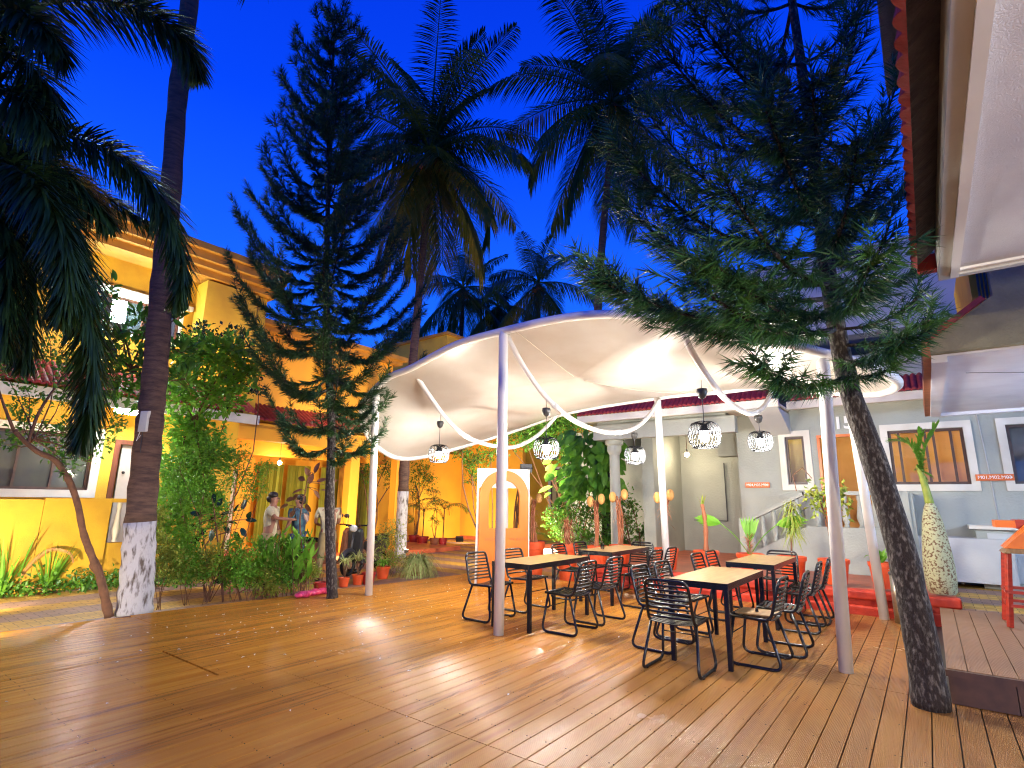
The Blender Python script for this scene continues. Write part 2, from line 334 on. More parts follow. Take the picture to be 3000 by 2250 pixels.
# deck: real boards with gaps
def edge_y(x): return 1.7+(x+8.37)/.077
dk = MB(); x = -8.57
PL = .148
i0 = -58
for i in range(i0, 30):
    x0 = -.011+i*PL+.004; x1 = x0+PL-.008
    if x1 > 4.2: continue
    if x0 < -8.6: continue
    cuts = [-4., 2.93, 5.8, 9.38]
    if -8.8 < x0 < -5.15: cuts = [-4., 2.53, 2.93, 5.8, 9.38] if x0 > -6.31 else cuts
    for a, b in zip(cuts[:-1], cuts[1:]):
        g = .004; a2 = a+g; b2 = b-g
        if b == 2.53: b2 = b-.02
        if x0 > -.2 and b2 > 5.8: continue
        xa = x0+(.02 if (i == math.ceil((-6.3+.011)/PL) and a < 2.5) else 0)
        bl, br_ = min(b2, edge_y(x0)), min(b2, edge_y(x1))
        if br_ <= a2: continue
        bl = max(bl, a2+.001)
        dk.prism([(xa,a2,-.024),(x1,a2,-.024),(x1,br_,-.024),(xa,bl,-.024)], (0,0,.024))
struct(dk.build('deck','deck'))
sb = MB(); sb.prism([(-8.62,-4,-.149),(4.2,-4,-.149),(4.2,9.37,-.149),(-7.78,9.37,-.149)], (0,0,.115)); struct(sb.build('deck_underlay','dark'))
ef = MB(); ef.prism([(-8.84,-4,-.148),(-8.80,-4,-.148),(-7.76,9.37,-.148),(-7.80,9.37,-.148)], (0,0,.144)); struct(ef.build('deck_edging','wooddoor'))
s2 = MB()
for i in range(30):
    x0 = .095+i*PL
    s2.box(x0+.003, x0+PL-.003, 5.79, 9.04, .226, .25)
s2.box(-.035,.092,5.79,9.04,.2255,.252); struct(s2.build('raised_deck','deck2'))
s3 = MB(); s3.box(-.03,4.4,5.80,9.03,.001,.22)
for i in range(12): s3.box(-.032+i*.4,-.032+i*.4+.394,5.755,5.79,.004,.21)
s3.box(-.045,4.5,5.745,5.789,.2,.247); struct(s3.build('raised_deck_skirting','frame'))
# red oxide ledge between the deck and the grey house
rl = MB(); rl.box(-5.25,.17,9.44,12.38,-.14,.285); rl.box(-5.28,.2,9.385,9.62,.2,.325); rl.box(-5.26,.18,9.40,9.45,-.14,.12)
o = rl.build('red_ledge','redpaint',bevel=.025); tag(o,'low red painted masonry ledge carrying the row of orange pots','ledge')
struct(MB().box(-5.2,.16,9.63,12.35,.286,.292).build('terrace_floor','redfloor'))
struct(MB().box(-9.,-3.23,12.40,14.69,-.14,.27).build('porch_slab','redfloor'))
# ================================================================ wall builders
def wall(mb, ax, c, th, u0,u1,z0,z1, holes=()):
    us = sorted({u0,u1,*[h[0] for h in holes],*[h[1] for h in holes]}); zs = sorted({z0,z1,*[h[2] for h in holes],*[h[3] for h in holes]})
    for a, b in zip(us[:-1],us[1:]):
        run = None
        for c0, c1 in list(zip(zs[:-1],zs[1:]))+[(None,None)]:
            solid = c0 is not None and not any(h[0]-1e-6 <= (a+b)/2 <= h[1]+1e-6 and h[2] <= (c0+c1)/2 <= h[3] for h in holes)
            if solid: run = (run[0], c1) if run else (c0, c1)
            elif run:
                if ax == 'y': mb.box(a,b,c,c+th,*run)
                else: mb.box(c,c+th,a,b,*run)
                run = None
    return mb
def ring(mb, ax, c, d, u0,u1,z0,z1, w):        # frame round a hole, face proud by d from plane c
    lo, hi = min(c,c+d), max(c,c+d)
    for a,b,e_,f_ in ((u0,u1,z0,z0+w),(u0,u1,z1-w,z1),(u0,u0+w,z0+w,z1-w),(u1-w,u1,z0+w,z1-w)):
        if ax == 'y': mb.box(a,b,lo,hi,e_,f_)
        else: mb.box(lo,hi,a,b,e_,f_)
    return mb
def pbox(mb, ax, c0, c1, u0,u1,z0,z1):
    return mb.box(u0,u1,c0,c1,z0,z1) if ax == 'y' else mb.box(c0,c1,u0,u1,z0,z1)
def window(parent, ax, c, sg, u0,u1,z0,z1, trim=.11, mull=(), glass='glass', fr='frame', tm='cream', tw=None):
    # c wall face plane; sg = outward direction sign; u/z = outer edge of the painted trim
    tb = ring(MB(), ax, c-sg*.02, sg*.06, u0,u1,z0,z1, trim); w = tb.build('window', tm, parent)
    fb = ring(MB(), ax, c-sg*.09, sg*.06, u0+trim,u1-trim,z0+trim,z1-trim, .05)
    for m_ in mull: pbox(fb, ax, c-sg*.085, c-sg*.035, m_-.02, m_+.02, z0+trim+.05, z1-trim-.05)
    fb.build('frame', fr, w)
    pbox(MB(), ax, c-sg*.075, c-sg*.065, u0+trim+.03,u1-trim-.03,z0+trim+.03,z1-trim-.03).build('pane', glass, w)
    return w
def tiles(parent, ax, face, sg, u0, u1, z0, z1, out, name='roof', m='tile', pitch=.11):
    # a lean-to strip of barrel tiles: runs along u, rises from (face+sg*out, z0) to (face, z1)
    V = []; F = []; n = int((u1-u0)/pitch); k = 6
    us = []
    for i in range(n):
        for j in range(k): us.append((u0+(i+j/k)*pitch, abs(sin(pi*j/k))*.045))
    us.append((u0+n*pitch,0.))
    for (u, h) in us:
        for t_ in (0,1):
            cc = face+sg*out*(1-t_); z = z0+(z1-z0)*t_+h
            V.append((u,cc,z) if ax == 'y' else (cc,u,z))
    b = len(V)
    for (u, h) in us:
        V.append((u,face+sg*out,z0-.03+h*.6) if ax == 'y' else (face+sg*out,u,z0-.03+h*.6))
    for i in range(len(us)-1):
        F.append((2*i,2*i+1,2*i+3,2*i+2)); F.append((2*i,2*i+2,b+i+1,b+i))
    return MB().add(V,F).build(name, m, parent)
def baluster_row(parent, ax, c, u0, u1, z0, z1, m, step=.19, name='baluster', r=.05):
    n = max(1,int((u1-u0)/step)); 
    for i in range(n):
        u = u0+(i+.5)*(u1-u0)/n; h = z1-z0
        prof = [(.6*r,0),(r*.8,.02*h),(r*.55,.08*h),(r*1.15,.3*h),(r*.8,.55*h),(r*.5,.8*h),(r*.8,.92*h),(r*.6,h)]
        p = (u,c,z0) if ax == 'y' else (c,u,z0)
        MB().lathe(prof, p, 10).build(name, m, parent, smooth=True)
# ================================================================ YELLOW HOUSE (near wing, faces +x)
XA = -13.
yh = thing('yellow_house','two storey yellow house with ochre cornice and large white trimmed window at left','house',(XA,3,-.15))
w_ = MB(); wall(w_,'x',XA,-.25,-6.,6.3,-.15,3.45,[(-.2,3.52,1.55,2.66),(3.86,4.62,-.1,2.6)])
wall(w_,'x',XA+.0,-.25,-6.,6.3,3.45,6.35,[(2.55,4.75,4.75,5.62),(5.75,6.02,5.05,5.75)])
w_.box(XA-6,XA-.25,6.05,6.3,-.15,6.35)
w_.box(XA-1.2,XA-1.1,-6.,6.04,-.15,6.3); w_.build('wall','yellow',yh)
# upper floor box that oversails, with its soffit edge
ub = MB(); ub.box(XA+.003,XA+.55,4.95,6.12,4.72,6.3); ub.box(XA+.003,XA+.6,4.93,6.45,4.62,4.72)
ub.build('bay','yellow',yh)
MB().box(XA+.002,XA+.42,6.15,6.42,3.4,6.32).build('pilaster','yellow',yh)
lv = MB()
for k in range(12): lv.box(XA+.42,XA+.45,6.0,6.14,4.85+k*.08,4.9+k*.08)
lv.box(XA+.4,XA+.419,5.99,6.145,4.8,5.8); lv.build('shutter','frame',yh)
cn = MB()
for a,b,c_ in ((6.35,6.5,.62),(6.5,6.62,.78),(6.62,6.8,.9),(6.8,6.95,1.02)): cn.box(XA-6,XA+c_,-6.,6.4+c_*.25,a,b)
cn.build('cornice','ochre',yh)
MB().box(XA-.2,XA+.1,2.45,4.9,5.62,5.72).build('lintel','cream',yh)
window(yh,'x',XA,1,2.55,4.75,4.75,5.62,trim=.06,mull=(3.3,4.0),fr='wooddoor')
window(yh,'x',XA,1,-.28,3.66,1.44,2.78,trim=.14,mull=(2.42,2.95,.9,1.6))
db = MB(); ring(db,'x',XA-.06,.09,3.86,4.62,-.1,2.6,.09); d_ = db.build('door_frame','wooddoor',yh)
MB().box(XA-.12,XA-.07,4.02,4.55,-.05,2.5).build('door','doorpale',yh)
MB().ball((XA-.05,4.1,1.95),.03).build('door_viewer','dark',yh)
tiles(yh,'x',XA,1,-6.,6.3,3.38,3.95,1.0)
fa = MB().box(XA+.85,XA+.93,-6.,6.3,3.12,3.33).build('fascia','cream',yh)
MB().box(XA+.002,XA+.849,-6.,6.3,3.26,3.32).build('eave_soffit','yellow',yh)
# porch wall and balustrade
pw = MB(); pw.box(XA+.02,XA+.75,.2,2.75,-.14,1.40); pw.box(XA+.55,XA+.74,2.76,3.75,-.14,1.36)
pw.box(XA+.55,XA+.7,3.76,4.55,-.14,.62); pw.box(XA+.5,XA+.76,2.76,4.6,1.36,1.43); pw.box(XA+.55,XA+.73,4.5,4.62,.62,1.36)
pw.build('porch_wall','yellow',yh)
baluster_row(yh,'x',XA+.63,3.8,4.5,.63,1.355,'cream',step=.2,r=.055)
# lamps on the house
def bulkhead(loc, size, m, label, rot=0, cat='wall lamp'):
    l = thing('wall_lamp',label,cat,loc)
    MB().box(loc[0]-size[0]/2-.01,loc[0]-size[0]/2+.01,loc[1]-size[1]/2-.02,loc[1]+size[1]/2+.02,loc[2]-size[2]/2-.02,loc[2]+size[2]/2+.02).build('back_plate','white',l)
    MB().box(loc[0]-size[0]/2+.012,loc[0]+size[0]/2,loc[1]-size[1]/2,loc[1]+size[1]/2,loc[2]-size[2]/2,loc[2]+size[2]/2).build('diffuser',m,l,bevel=.015)
    return l
p = atx(258,672,XA+.15); bulkhead(p,(.1,.22,.44),'flood','bright cyan white bulkhead lamp on the upper floor of the yellow house')
p = atx(285,880,XA+.75); bulkhead((p[0],p[1],3.1),(.12,.5,.08),'tube','white lamp under the tiled eave beside the palm trunk')
# ================================================================ YELLOW HOUSE, deep wing with porch
XB = -14.2
yb = thing('porch_house','yellow house wing with tiled porch roof, columns and curtains','house',(XB,9,-.15))
w_ = MB(); wall(w_,'x',XB,-.25,6.55,11.9,3.45,6.0,[(9.0,9.9,4.5,5.5)]); wall(w_,'x',XB-2.2,-.2,6.55,18.,-.1,3.45,[(7.35,8.1,-.1,2.3)])
w_.box(XB-2.2,XB,6.31,6.54,-.15,3.45); w_.box(XB-2.2,XB-.26,11.65,11.9,3.45,6.0)
w_.box(XB-1.,XB-.9,6.6,11.6,3.46,5.9); w_.build('wall','yellow2',yb)
MB().box(XB-2.3,XB-2.25,7.36,8.09,-.1,2.29).build('door','doorpale',yb)
cn = MB(); cn.box(XB-3,XB+.25,6.5,12.1,6.0,6.12); cn.box(XB-3,XB+.42,6.45,12.2,6.12,6.26); cn.build('cornice','ochre',yb)
tiles(yb,'x',XB,1,6.4,12.2,3.42,3.95,.95,pitch=.13)
MB().box(XB-2.19,XB+.85,6.4,12.2,3.22,3.34).build('porch_ceiling','yellow2',yb)
MB().box(XB+.7,XB+.88,6.4,12.2,2.9,3.215).build('porch_beam','yellow2',yb)
MB().box(XB-.55,XB-.3,6.56,12.2,2.62,3.2).build('inner_beam','yellow2',yb)
for y_ in (10.0,11.75):
    MB().box(XB+.55,XB+.86,y_-.16,y_+.16,-.1,2.9).build('column','yellow2',yb,bevel=.02)
for a,b in ((8.6,9.35),(9.5,10.3),(10.7,11.4),(12.0,12.9)):
    V = []; k = 40
    for i in range(k+1):
        u = a+(b-a)*i/k; d = .05*sin(i*1.3)+.02*sin(i*3.1); V += [(XB-1.9+d,u,.05),(XB-1.9+d,u,2.5)]
    MB().add(V,[(2*i,2*i+2,2*i+3,2*i+1) for i in range(k)]).build('curtain',mat('olive_curtain' ,(.34,.33,.03),.8,(.26,.26,.03),scale=3) if 'cur' not in M else M['cur'],yb)
    if 'cur' not in M: M['cur'] = bpy.data.materials['olive_curtain']
struct(MB().box(XB-2.2,XB+1.5,6.4,14.,-.149,-.02).build('porch_floor','redfloor'))
def bulb_on_wire(loc, top, label, m='bulbw'):
    l = thing('hanging_bulb',label,'bulb',loc)
    MB().tube([(loc[0],loc[1],top),(loc[0],loc[1],loc[2]+.12)],.008,6).build('cord','twig',l)
    MB().lathe([(.0,.14),(.02,.14),(.026,.05),(.022,.04)],loc,10).build('socket','dark',l)
    MB().ball(loc,.055,12,8).build('bulb',m,l,smooth=True)
    return l
p = atx(604,1000,XB-.1); bulb_on_wire(p,3.22,'warm round bulb hanging on a rope in the yellow porch')
# far block with white topped balcony
yc = thing('balcony_house','small yellow house with pale green fascia and balcony behind the pine','house',(-17,15,-.15))
A = aty(740,808,15.2); B = aty(842,768,15.2); 
w_ = MB(); w_.box(-19.2,B[0],15.2,15.4,-.1,4.2); w_.box(B[0],B[0]+3.5,15.2,18.2,4.0,B[2]+.35); w_.box(-19.2,B[0],17.0,17.2,4.2,B[2]); w_.build('wall','yellow',yc)
MB().prism([(A[0]-.6,15.0,A[2]-.1),(B[0]+.1,15.0,B[2]+.0),(B[0]+.1,15.0,B[2]+.28),(A[0]-.6,15.0,A[2]+.18)],(0,.3,0)).build('fascia','cream',yc)
MB().box(B[0]-.02,B[0]+3.6,15.1,18.3,B[2]+.36,B[2]+.46).build('coping','ochre',yc)
MB().box(-19.2,B[0]-.01,15.15,15.35,4.85,4.93).build('rail','cream',yc)
baluster_row(yc,'y',15.25,-18.6,B[0]-.1,4.2,4.84,'palegray',step=.3,r=.07)
p = aty(800,822,15.0); og = MB().tube([(p[0]+.42*cos(a),15.0,p[2]+.42*sin(a)) for a in np.linspace(0,2*pi,25)[:-1]],.05,6,closed=True)
og.bar((p[0]-.3,15.0,p[2]-.3),(p[0]+.1,15.0,p[2]+.4),.03); og.bar((p[0]+.1,15.0,p[2]+.4),(p[0]+.15,15.0,p[2]-.4),.03); og.build('round_grille','palegray',yc)
# yellow wall facing the camera beyond the palm, then the far house behind the hedge
yw = thing('courtyard_wall','broad glowing yellow wall between the coconut palm and the orange arch','wall',(-16,18.2,-.15))
w_ = MB().box(-18.4,-13.2,18.2,18.4,-.15,5.2); w_.box(-18.75,-18.4,17.95,18.42,-.15,5.2); w_.build('wall_face','yellow2',yw)
p = aty(930,1075,18.1); MB().box(p[0]-.35,p[0]+.35,18.13,18.2,p[2]-.1,p[2]+.9).build('niche_panel','yellow2',yw)
MB().box(-18.3,-13.2,18.0,18.199,-.149,-.02).build('skirting','redfloor',yw)
yd = thing('far_house','far yellow house with white framed windows behind the hedge','house',(-12,20,-.15))
w_ = MB(); w_.box(-16.,-5.,22.,22.2,-.15,6.4); wall(w_,'y',20.,.25,-15.6,-5.2,-.15,6.4,[(-13.05,-12.3,1.2,2.9),(-11.5,-10.6,.9,2.9),(-9.6,-9.0,.5,2.8)]); w_.build('wall','yellow',yd)
window(yd,'y',20.,-1,-13.1,-12.25,1.15,2.95,trim=.1,mull=(-12.7,),glass='roomy')
window(yd,'y',20.,-1,-11.55,-10.55,.85,2.95,trim=.1,mull=(-11.05,),glass='orangewood')
window(yd,'y',20.,-1,-9.65,-8.95,.45,2.85,trim=.1,glass='glass')
MB().box(-13.2,-5.2,19.3,20.3,3.6,3.75).build('eave','cream',yd)
MB().box(-12.1,-11.9,19.9,19.99,2.5,2.75).build('wall_box','sign',yd)
# ================================================================ GREY HOUSE
YG = 12.5; zt = .2
gh = thing('gray_house','pale gray two storey house with red tiled eave and number 15','house',(-1,YG,zt))
w_ = MB()
wall(w_,'y',YG,.22,-3.22,6.,zt,3.6,[(-2.25,-1.90,1.90,2.88),(-1.66,-.68,1.0,2.88),(-.47,.65,1.89,2.89),(1.22,3.,1.89,2.89)])
w_.box(-3.22,-3.0,YG+.22,YG+2.2,zt,3.6)
w_.box(-9.,-3.22,YG+2.2,YG+2.4,zt,3.6)                     # back of the recessed porch
w_.box(-5.6,-5.3,YG+.3,YG+2.2,zt,3.3)
w_.build('wall','gray',gh)
pr = MB(); pr.box(-6.3,-3.0,YG-.9,YG-.7,2.95,3.3); pr.box(-6.3,-6.1,YG-.7,YG+2.2,2.95,3.3); pr.box(-6.3,-3.23,YG-.7,YG+2.2,3.3,3.4); pr.build('porch_beam','gray',gh)
cl = MB(); cl.lathe([(.17,0),(.17,.1),(.13,.14),(.12,2.4),(.13,2.42),(.17,2.5),(.17,2.62),(.22,2.66),(.22,2.75)],(-5.9,YG-.6,zt),20); cl.build('column','gray',gh,smooth=False)
kk = MB(); kk.box(-3.9,-3.45,YG+.9,YG+1.2,2.6,3.3); kk.build('porch_bracket','gray',gh)
cb = MB(); cb.box(-4.95,-4.15,YG+2.14,YG+2.2,1.1,2.5); cb.build('wall_cabinet','gray',gh)
cl_ = MB(); cl_.box(-4.14,-4.12,YG+2.11,YG+2.138,1.05,2.53); cl_.box(-4.98,-4.141,YG+2.11,YG+2.138,1.05,1.07); cl_.build('cabinet_edge','dark',gh)
ev = MB()
ev.box(-6.6,-2.1,YG-1.15,YG-1.05,3.36,3.52); ev.box(-6.6,-2.1,YG-1.05,YG-.01,3.40,3.44)
ev.box(-2.09,6.,YG-.42,YG-.34,3.40,3.56); ev.box(-2.09,6.,YG-.34,YG-.01,3.44,3.48); ev.build('eave','cream',gh)
MB().prism([(-2.12,YG-1.14,3.355),(-2.12,YG-.005,3.355),(-2.12,YG-.005,2.92)],(-.62,0,0)).build('gusset','palegray',gh)
tiles(gh,'y',YG-.15,-1,-6.6,-2.15,3.54,4.38,1.02,pitch=.1)
tiles(gh,'y',YG-.05,-1,-2.0,6.,3.58,3.95,.40,pitch=.1)
w_ = MB(); w_.box(-6.,6.,YG-.1,YG+.1,3.9,4.42); w_.box(-6.,6.,YG+.101,YG+4,4.1,4.2); w_.build('parapet','gray',gh)
# upper storey
uw = MB(); a = aty(1700,575,YG+.9); uw.box(-3.6,.95,YG+.6,YG+.8,5.05,7.0); uw.box(-3.6,.95,YG+.8,YG+4.,5.05,5.2); uw.box(-3.6,-3.4,YG+.8,YG+4.,5.2,7.); uw.box(.1,.32,YG+.6,YG+.85,4.2,5.05); uw.box(-3.6,3.,YG+2.5,YG+2.7,4.2,5.05)
uw.build('upper_wall','palegray',gh)
MB().box(-2.2,-.1,YG+2.42,YG+2.49,4.2,5.0).build('balcony_door','wooddoor',gh)
# scrolled iron on the balcony
def scroll(c, r, s=1, n=26): return [(c[0]+s*r*(1-.75*i/n)*cos(i*.42), c[1], c[2]+r*(1-.75*i/n)*sin(i*.42)) for i in range(n)]
ir = MB()
for k in range(5):
    c = (.35+.02*k, YG+.3, 4.5+.16*k); ir.tube(scroll(c,.10+.02*(k%2),1 if k%2 else -1),.012,5)
    ir.tube(scroll((c[0]+.25,c[1],c[2]-.05),.08,-1),.010,5)
ir.tube([(.1,YG+.3,5.0),(.9,YG+.3,4.95)],.012,5); ir.build('iron_scrollwork','black',gh)
# windows, door and what shows through them
window(gh,'y',YG,-1,-2.37,-1.78,1.78,3.0,trim=.115,mull=(),glass='clear')
window(gh,'y',YG,-1,-.58,.77,1.77,3.01,trim=.115,mull=(-.30,.10,.22,.47),glass='clear')
window(gh,'y',YG,-1,1.10,3.1,1.77,3.01,trim=.115,mull=(1.9,),glass='glass')
dfr = MB(); ring(dfr,'y',YG-.03,.1,-1.66,-.68,1.0,2.88,.05); dfr.build('door_frame','orangewood',gh)
rm = MB(); rm.box(-1.75,.95,YG+1.6,YG+1.7,.9,3.2); rm.box(.95,1.05,YG+.22,YG+1.7,.9,3.2); rm.box(-1.8,-1.7,YG+.22,YG+1.7,.9,3.2); rm.box(-1.7,.95,YG+.22,YG+1.6,3.1,3.2); rm.box(-1.7,.95,YG+.22,YG+1.6,.9,.99); rm.build('room_walls','room',gh)
rm = MB(); rm.box(-2.9,-1.82,YG+1.2,YG+1.3,1.5,3.2); rm.box(-2.98,-2.9,YG+.22,YG+1.3,1.5,3.2); rm.box(-2.9,-1.82,YG+.22,YG+1.2,3.1,3.2); rm.build('bathroom_walls','roomy',gh)
hb = MB(); hb.box(.25,.85,YG+.9,YG+1.5,1.0,1.75); hb.box(.2,.9,YG+.8,YG+1.55,1.75,1.80); hb.build('bed','palegray',gh)
for q,(x_,y_,z_,m_) in enumerate(((-.9,YG+.9,3.0,'bulbw'),(.4,YG+.8,3.0,'bulbw'),(-2.3,YG+.6,2.98,'bulbw'))):
    MB().lathe([(.0,0),(.06,0),(.07,.05),(0,.06)],(x_,y_,z_),12).build('ceiling_lamp','bulbroom',gh)
# veranda front, stair parapet, balusters
vr = MB(); vr.box(-1.86,-.38,YG-.75,YG-.62,.293,1.10); vr.box(-1.9,-.36,YG-.78,YG-.59,1.68,1.75); vr.box(-.40,-.26,YG-.76,YG-.61,.293,1.75); vr.box(-.26,-.2,YG-.70,YG-.01,.293,1.72)
vr.prism([(-3.0,YG-.75,.293),(-1.861,YG-.75,.293),(-1.861,YG-.75,1.10),(-3.0,YG-.75,.50)],(0,.13,0))
vr.prism([(-3.0,YG-.78,1.10),(-1.87,YG-.78,1.68),(-1.87,YG-.78,1.75),(-3.0,YG-.78,1.17)],(0,.19,0)); vr.box(-3.1,-2.97,YG-.76,YG-.61,.293,1.2)
vr.build('veranda_wall','gray',gh)
baluster_row(gh,'y',YG-.685,-1.8,-.42,1.101,1.68,'gray',step=.2,r=.06)
for i in range(5):
    u = -2.87+i*.21; z0 = .50+(u+3.0)/1.139*.6; MB().lathe([(.035,0),(.045,.03),(.03,.06),(.065,.2),(.04,.42),(.045,.56),(.035,.6)],(u,YG-.685,z0),10).build('baluster','gray',gh,smooth=True)
struct(MB().box(-1.85,1.,YG-.61,YG-.005,.293,.99).build('veranda_floor','palegray'))
# meter box
mbx = thing('meter_cupboard','low gray masonry cupboard with slab lid against the gray wall','cupboard',(1.,YG-.15,zt))
MB().box(.58,2.2,YG-.42,YG-.003,zt,1.14).build('body','gray',mbx); MB().box(.5,2.28,YG-.5,YG-.003,1.14,1.2).build('lid','cream',mbx)
MB().box(.72,1.35,YG-.44,YG-.421,.32,1.08).build('hatch','palegray',mbx)
cnd = MB().tube([(.18,YG-.02,3.4),(.28,YG-.02,1.9),(.45,YG-.03,1.2),(.47,YG-.03,.4)],.008,5); 
tag(MB().tube([(.86,YG-.012,3.4),(.90,YG-.012,2.4),(.93,YG-.012,1.21)],.009,6).build('conduit','palegray'),'thin conduit running down the gray wall between two windows','pipe')
tag(MB().tube([(.30,YG-.45,.24),(.40,YG-.38,.42)],.022,8).build('pipe_stub','steel'),'short metal pipe stub sticking up beside the gray wall','pipe')
# number and signs
def text(s, size, loc, rot, m, parent, ext=.01, name='lettering', align='LEFT', bold=0.):
    c = bpy.data.curves.new(name,'FONT'); c.body = s; c.size = size; c.extrude = ext; c.align_x = align; c.align_y = 'CENTER'; c.offset = bold
    o = bpy.data.objects.new(name, c); COL.objects.link(o); bpy.context.view_layer.update()
    me = bpy.data.meshes.new_from_object(o.evaluated_get(bpy.context.evaluated_depsgraph_get())); bpy.data.objects.remove(o); bpy.data.curves.remove(c)
    me.materials.clear(); me.materials.append(M[m]); o = bpy.data.objects.new(name, me); COL.objects.link(o)
    o.parent = parent; o.location = tuple(np.array(loc)-origin(parent)); o.rotation_euler = rot; return o
p = aty(1800,916,YG); nb = thing('house_number','white number 15 fixed on the gray wall above the door','sign',(p[0],YG-.02,p[2]))
tt = text('15',.34,(p[0],YG-.025,p[2]),(pi/2,0,0),'letter',nb,.02,'digits',bold=.008)
for (x0,x1,yy,txt,lab) in ((1612,1664,1048,'M04,M05,M06','small orange room sign on the gray wall beside the narrow window'),(2107,2190,1032,'M01,M02,M03','orange room sign fixed between the two right hand windows')):
    a = aty(x0,yy,YG); b = aty(x1,yy,YG); h = .055; z = a[2]; s_ = thing('room_sign',lab,'sign',((a[0]+b[0])/2,YG-.05,z))
    MB().box(a[0],b[0],YG-.075,YG-.05,z-h,z+h).build('plate','sign',s_)
    wd = b[0]-a[0]; text(txt,wd*.155,(a[0]+wd*.05,YG-.077,z),(pi/2,0,0),'letter',s_,.001)
    ar = MB(); ar.box(a[0]+wd*.82,a[0]+wd*.93,YG-.08,YG-.0755,z-.005,z+.005); ar.prism([(a[0]+wd*.93,YG-.08,z-.016),(a[0]+wd*.965,YG-.08,z),(a[0]+wd*.93,YG-.08,z+.016)],(0,.004,0)); ar.build('arrow','letter',s_)
    MB().box(a[0]+.03,a[0]+.05,YG-.05,YG-.001,z-.02,z+.02).box(b[0]-.05,b[0]-.03,YG-.05,YG-.001,z-.02,z+.02).build('spacer','steel',s_)
p = aty(1484,982,YG+1.2); bulb_on_wire(p,3.3,'small warm bulb hanging on a rope in the gray porch')
# ================================================================ RIGHT HAND ROOFS
rb = thing('right_building','building at right with overhanging roofs, tiled edges and olive gable','building',(2,6,0))
# near roof: slab, soffit, edge beam
r1 = MB(); r1.box(.40,4.5,-4.,5.20,3.30,3.34); r1.build('soffit','soffit',rb)
eb = MB(); eb.box(.275,.399,-4.,5.26,3.26,3.40); eb.box(.4,4.5,5.201,5.26,3.265,3.40); eb.box(.2755,4.5,-4,5.259,3.401,3.6); eb.build('roof_edge','palegray',rb)
mo = MB(); mo.box(.345,.398,-4,5.2,3.245,3.2595); mo.box(.4,4.5,5.14,5.2,3.28,3.2995); mo.build('edge_moulding','white',rb)
def tile_edge(y0,y1,x0,x1,z0,z1,m,pitch,end=True):
    V=[];F=[]; n=int((y1-y0)/pitch); k=6
    for i in range(n*k+1):
        y_=y0+i*pitch/k; ph=(i%k)/k; h=abs(sin(pi*ph))*.05
        V+= [(x0-h*.6,y_,z0+h*.2),(x0-h*.2,y_,z0+.03+h),(x1,y_,z1+h),(x1,y_,z1-.05)]
    for i in range(n*k):
        a_=4*i; F+=[(a_,a_+1,a_+5,a_+4),(a_+1,a_+2,a_+6,a_+5),(a_+3,a_,a_+4,a_+7)]
    return MB().add(V,F).build('roof_tiles',m,rb)
tile_edge(-4.,5.15,.15,.275,3.36,3.52,'tiledark',.13)
MB().box(.15,.274,5.15,5.24,3.33,3.46).build('ridge_cap','redpaint',rb)
tile_edge(-4.,5.14,.138,.152,3.35,3.385,'tile',.13)
# far lower roof with olive gable
MB().box(3.6,3.8,-4.,6.74,0.,3.3).box(3.6,3.8,6.9,11.2,.2,3.0).build('wall','palegray',rb)
g2 = MB(); g2.prism([(.2,6.75,3.02),(5,6.75,3.02),(5,6.75,6.5),(.74,6.75,6.5),(.74,6.75,3.52),(.2,6.75,3.14)],(0,.14,0)); g2.build('gable','olive',rb)
r2 = MB(); r2.box(.33,4.5,6.9,11.2,3.00,3.05); r2.box(.2,.329,6.892,11.2,2.94,3.10); r2.box(.33,4.5,11.201,11.3,2.95,3.10); r2.build('lower_soffit','soffit',rb)
ts = MB(); ts.bar((.14,6.72,3.12),(.66,6.72,3.50),.05,.045,up=(0,1,0)); ts.build('gable_verge','tile',rb)
ed = MB(); ed.box(.13,.199,6.75,11.3,2.97,3.12); ed.build('roof_edge_tiles','terracotta',rb)
tag(MB().tube([(.5+.5*i,7.6+.1*sin(i*1.5),3.0-.06-.05*sin(i*.9)) for i in range(8)],.004,5).build('slack_wire','dark'),'slack thin wire under the lit lower soffit','wire')
# upper eave glimpsed top right, and lit strip beyond the gable
ue = MB(); ue.box(.17,.23,3.,6.7,6.0,6.18); ue.box(.231,.30,3.,6.6,6.05,6.5); ue.box(.301,.42,3.,6.65,6.0,6.1); ue.build('upper_eave','olive',rb)
pb = MB(); pb.box(.74,.98,8.5,11.,4.05,4.9); pb.build('upper_parapet','yellow',rb)
cg = MB()
for i in range(14): cg.tube([(.80+i*.035,8.45,3.75+i*.02),(.82+i*.035,8.3,4.95)],.012,5)
cg.build('corrugated_sheet','tiledark',rb)
# ================================================================ CANOPY
F_ = [(782,880,6.0),(800,850,5.75),(840,815,5.55),(888,795,5.45),(985,745,5.25),(1085,716,5.17),(1200,690,5.15),(1300,679,5.2),(1400,685,5.3),(1470,697,5.4),(1600,722,5.6),(1775,762,6.0),(1880,792,6.4),(1938,822,7.0),
      (1925,842,7.9),(1880,850,8.6),(1800,848,9.1),(1660,835,9.3),(1560,845,9.35),(1430,857,9.35),(1230,890,9.3),(1110,930,9.2),(960,975,8.3),(870,990,7.4),(815,965,6.7),(785,920,6.25)]
rim = smooth_pts([aty(a,b,c) for a,b,c in F_], 150, True)
cpy = thing('shade_canopy','large white membrane canopy stretched in a pebble shaped tube rim over the tables','canopy',(-4.2,7.3,0))
MB().tube(rim,.052,10,closed=True).build('rim','white',cpy,smooth=True)
cen = rim.mean(0)+np.array([0,0,.05]); V = []; Fq = []; K = len(rim); R_ = 18
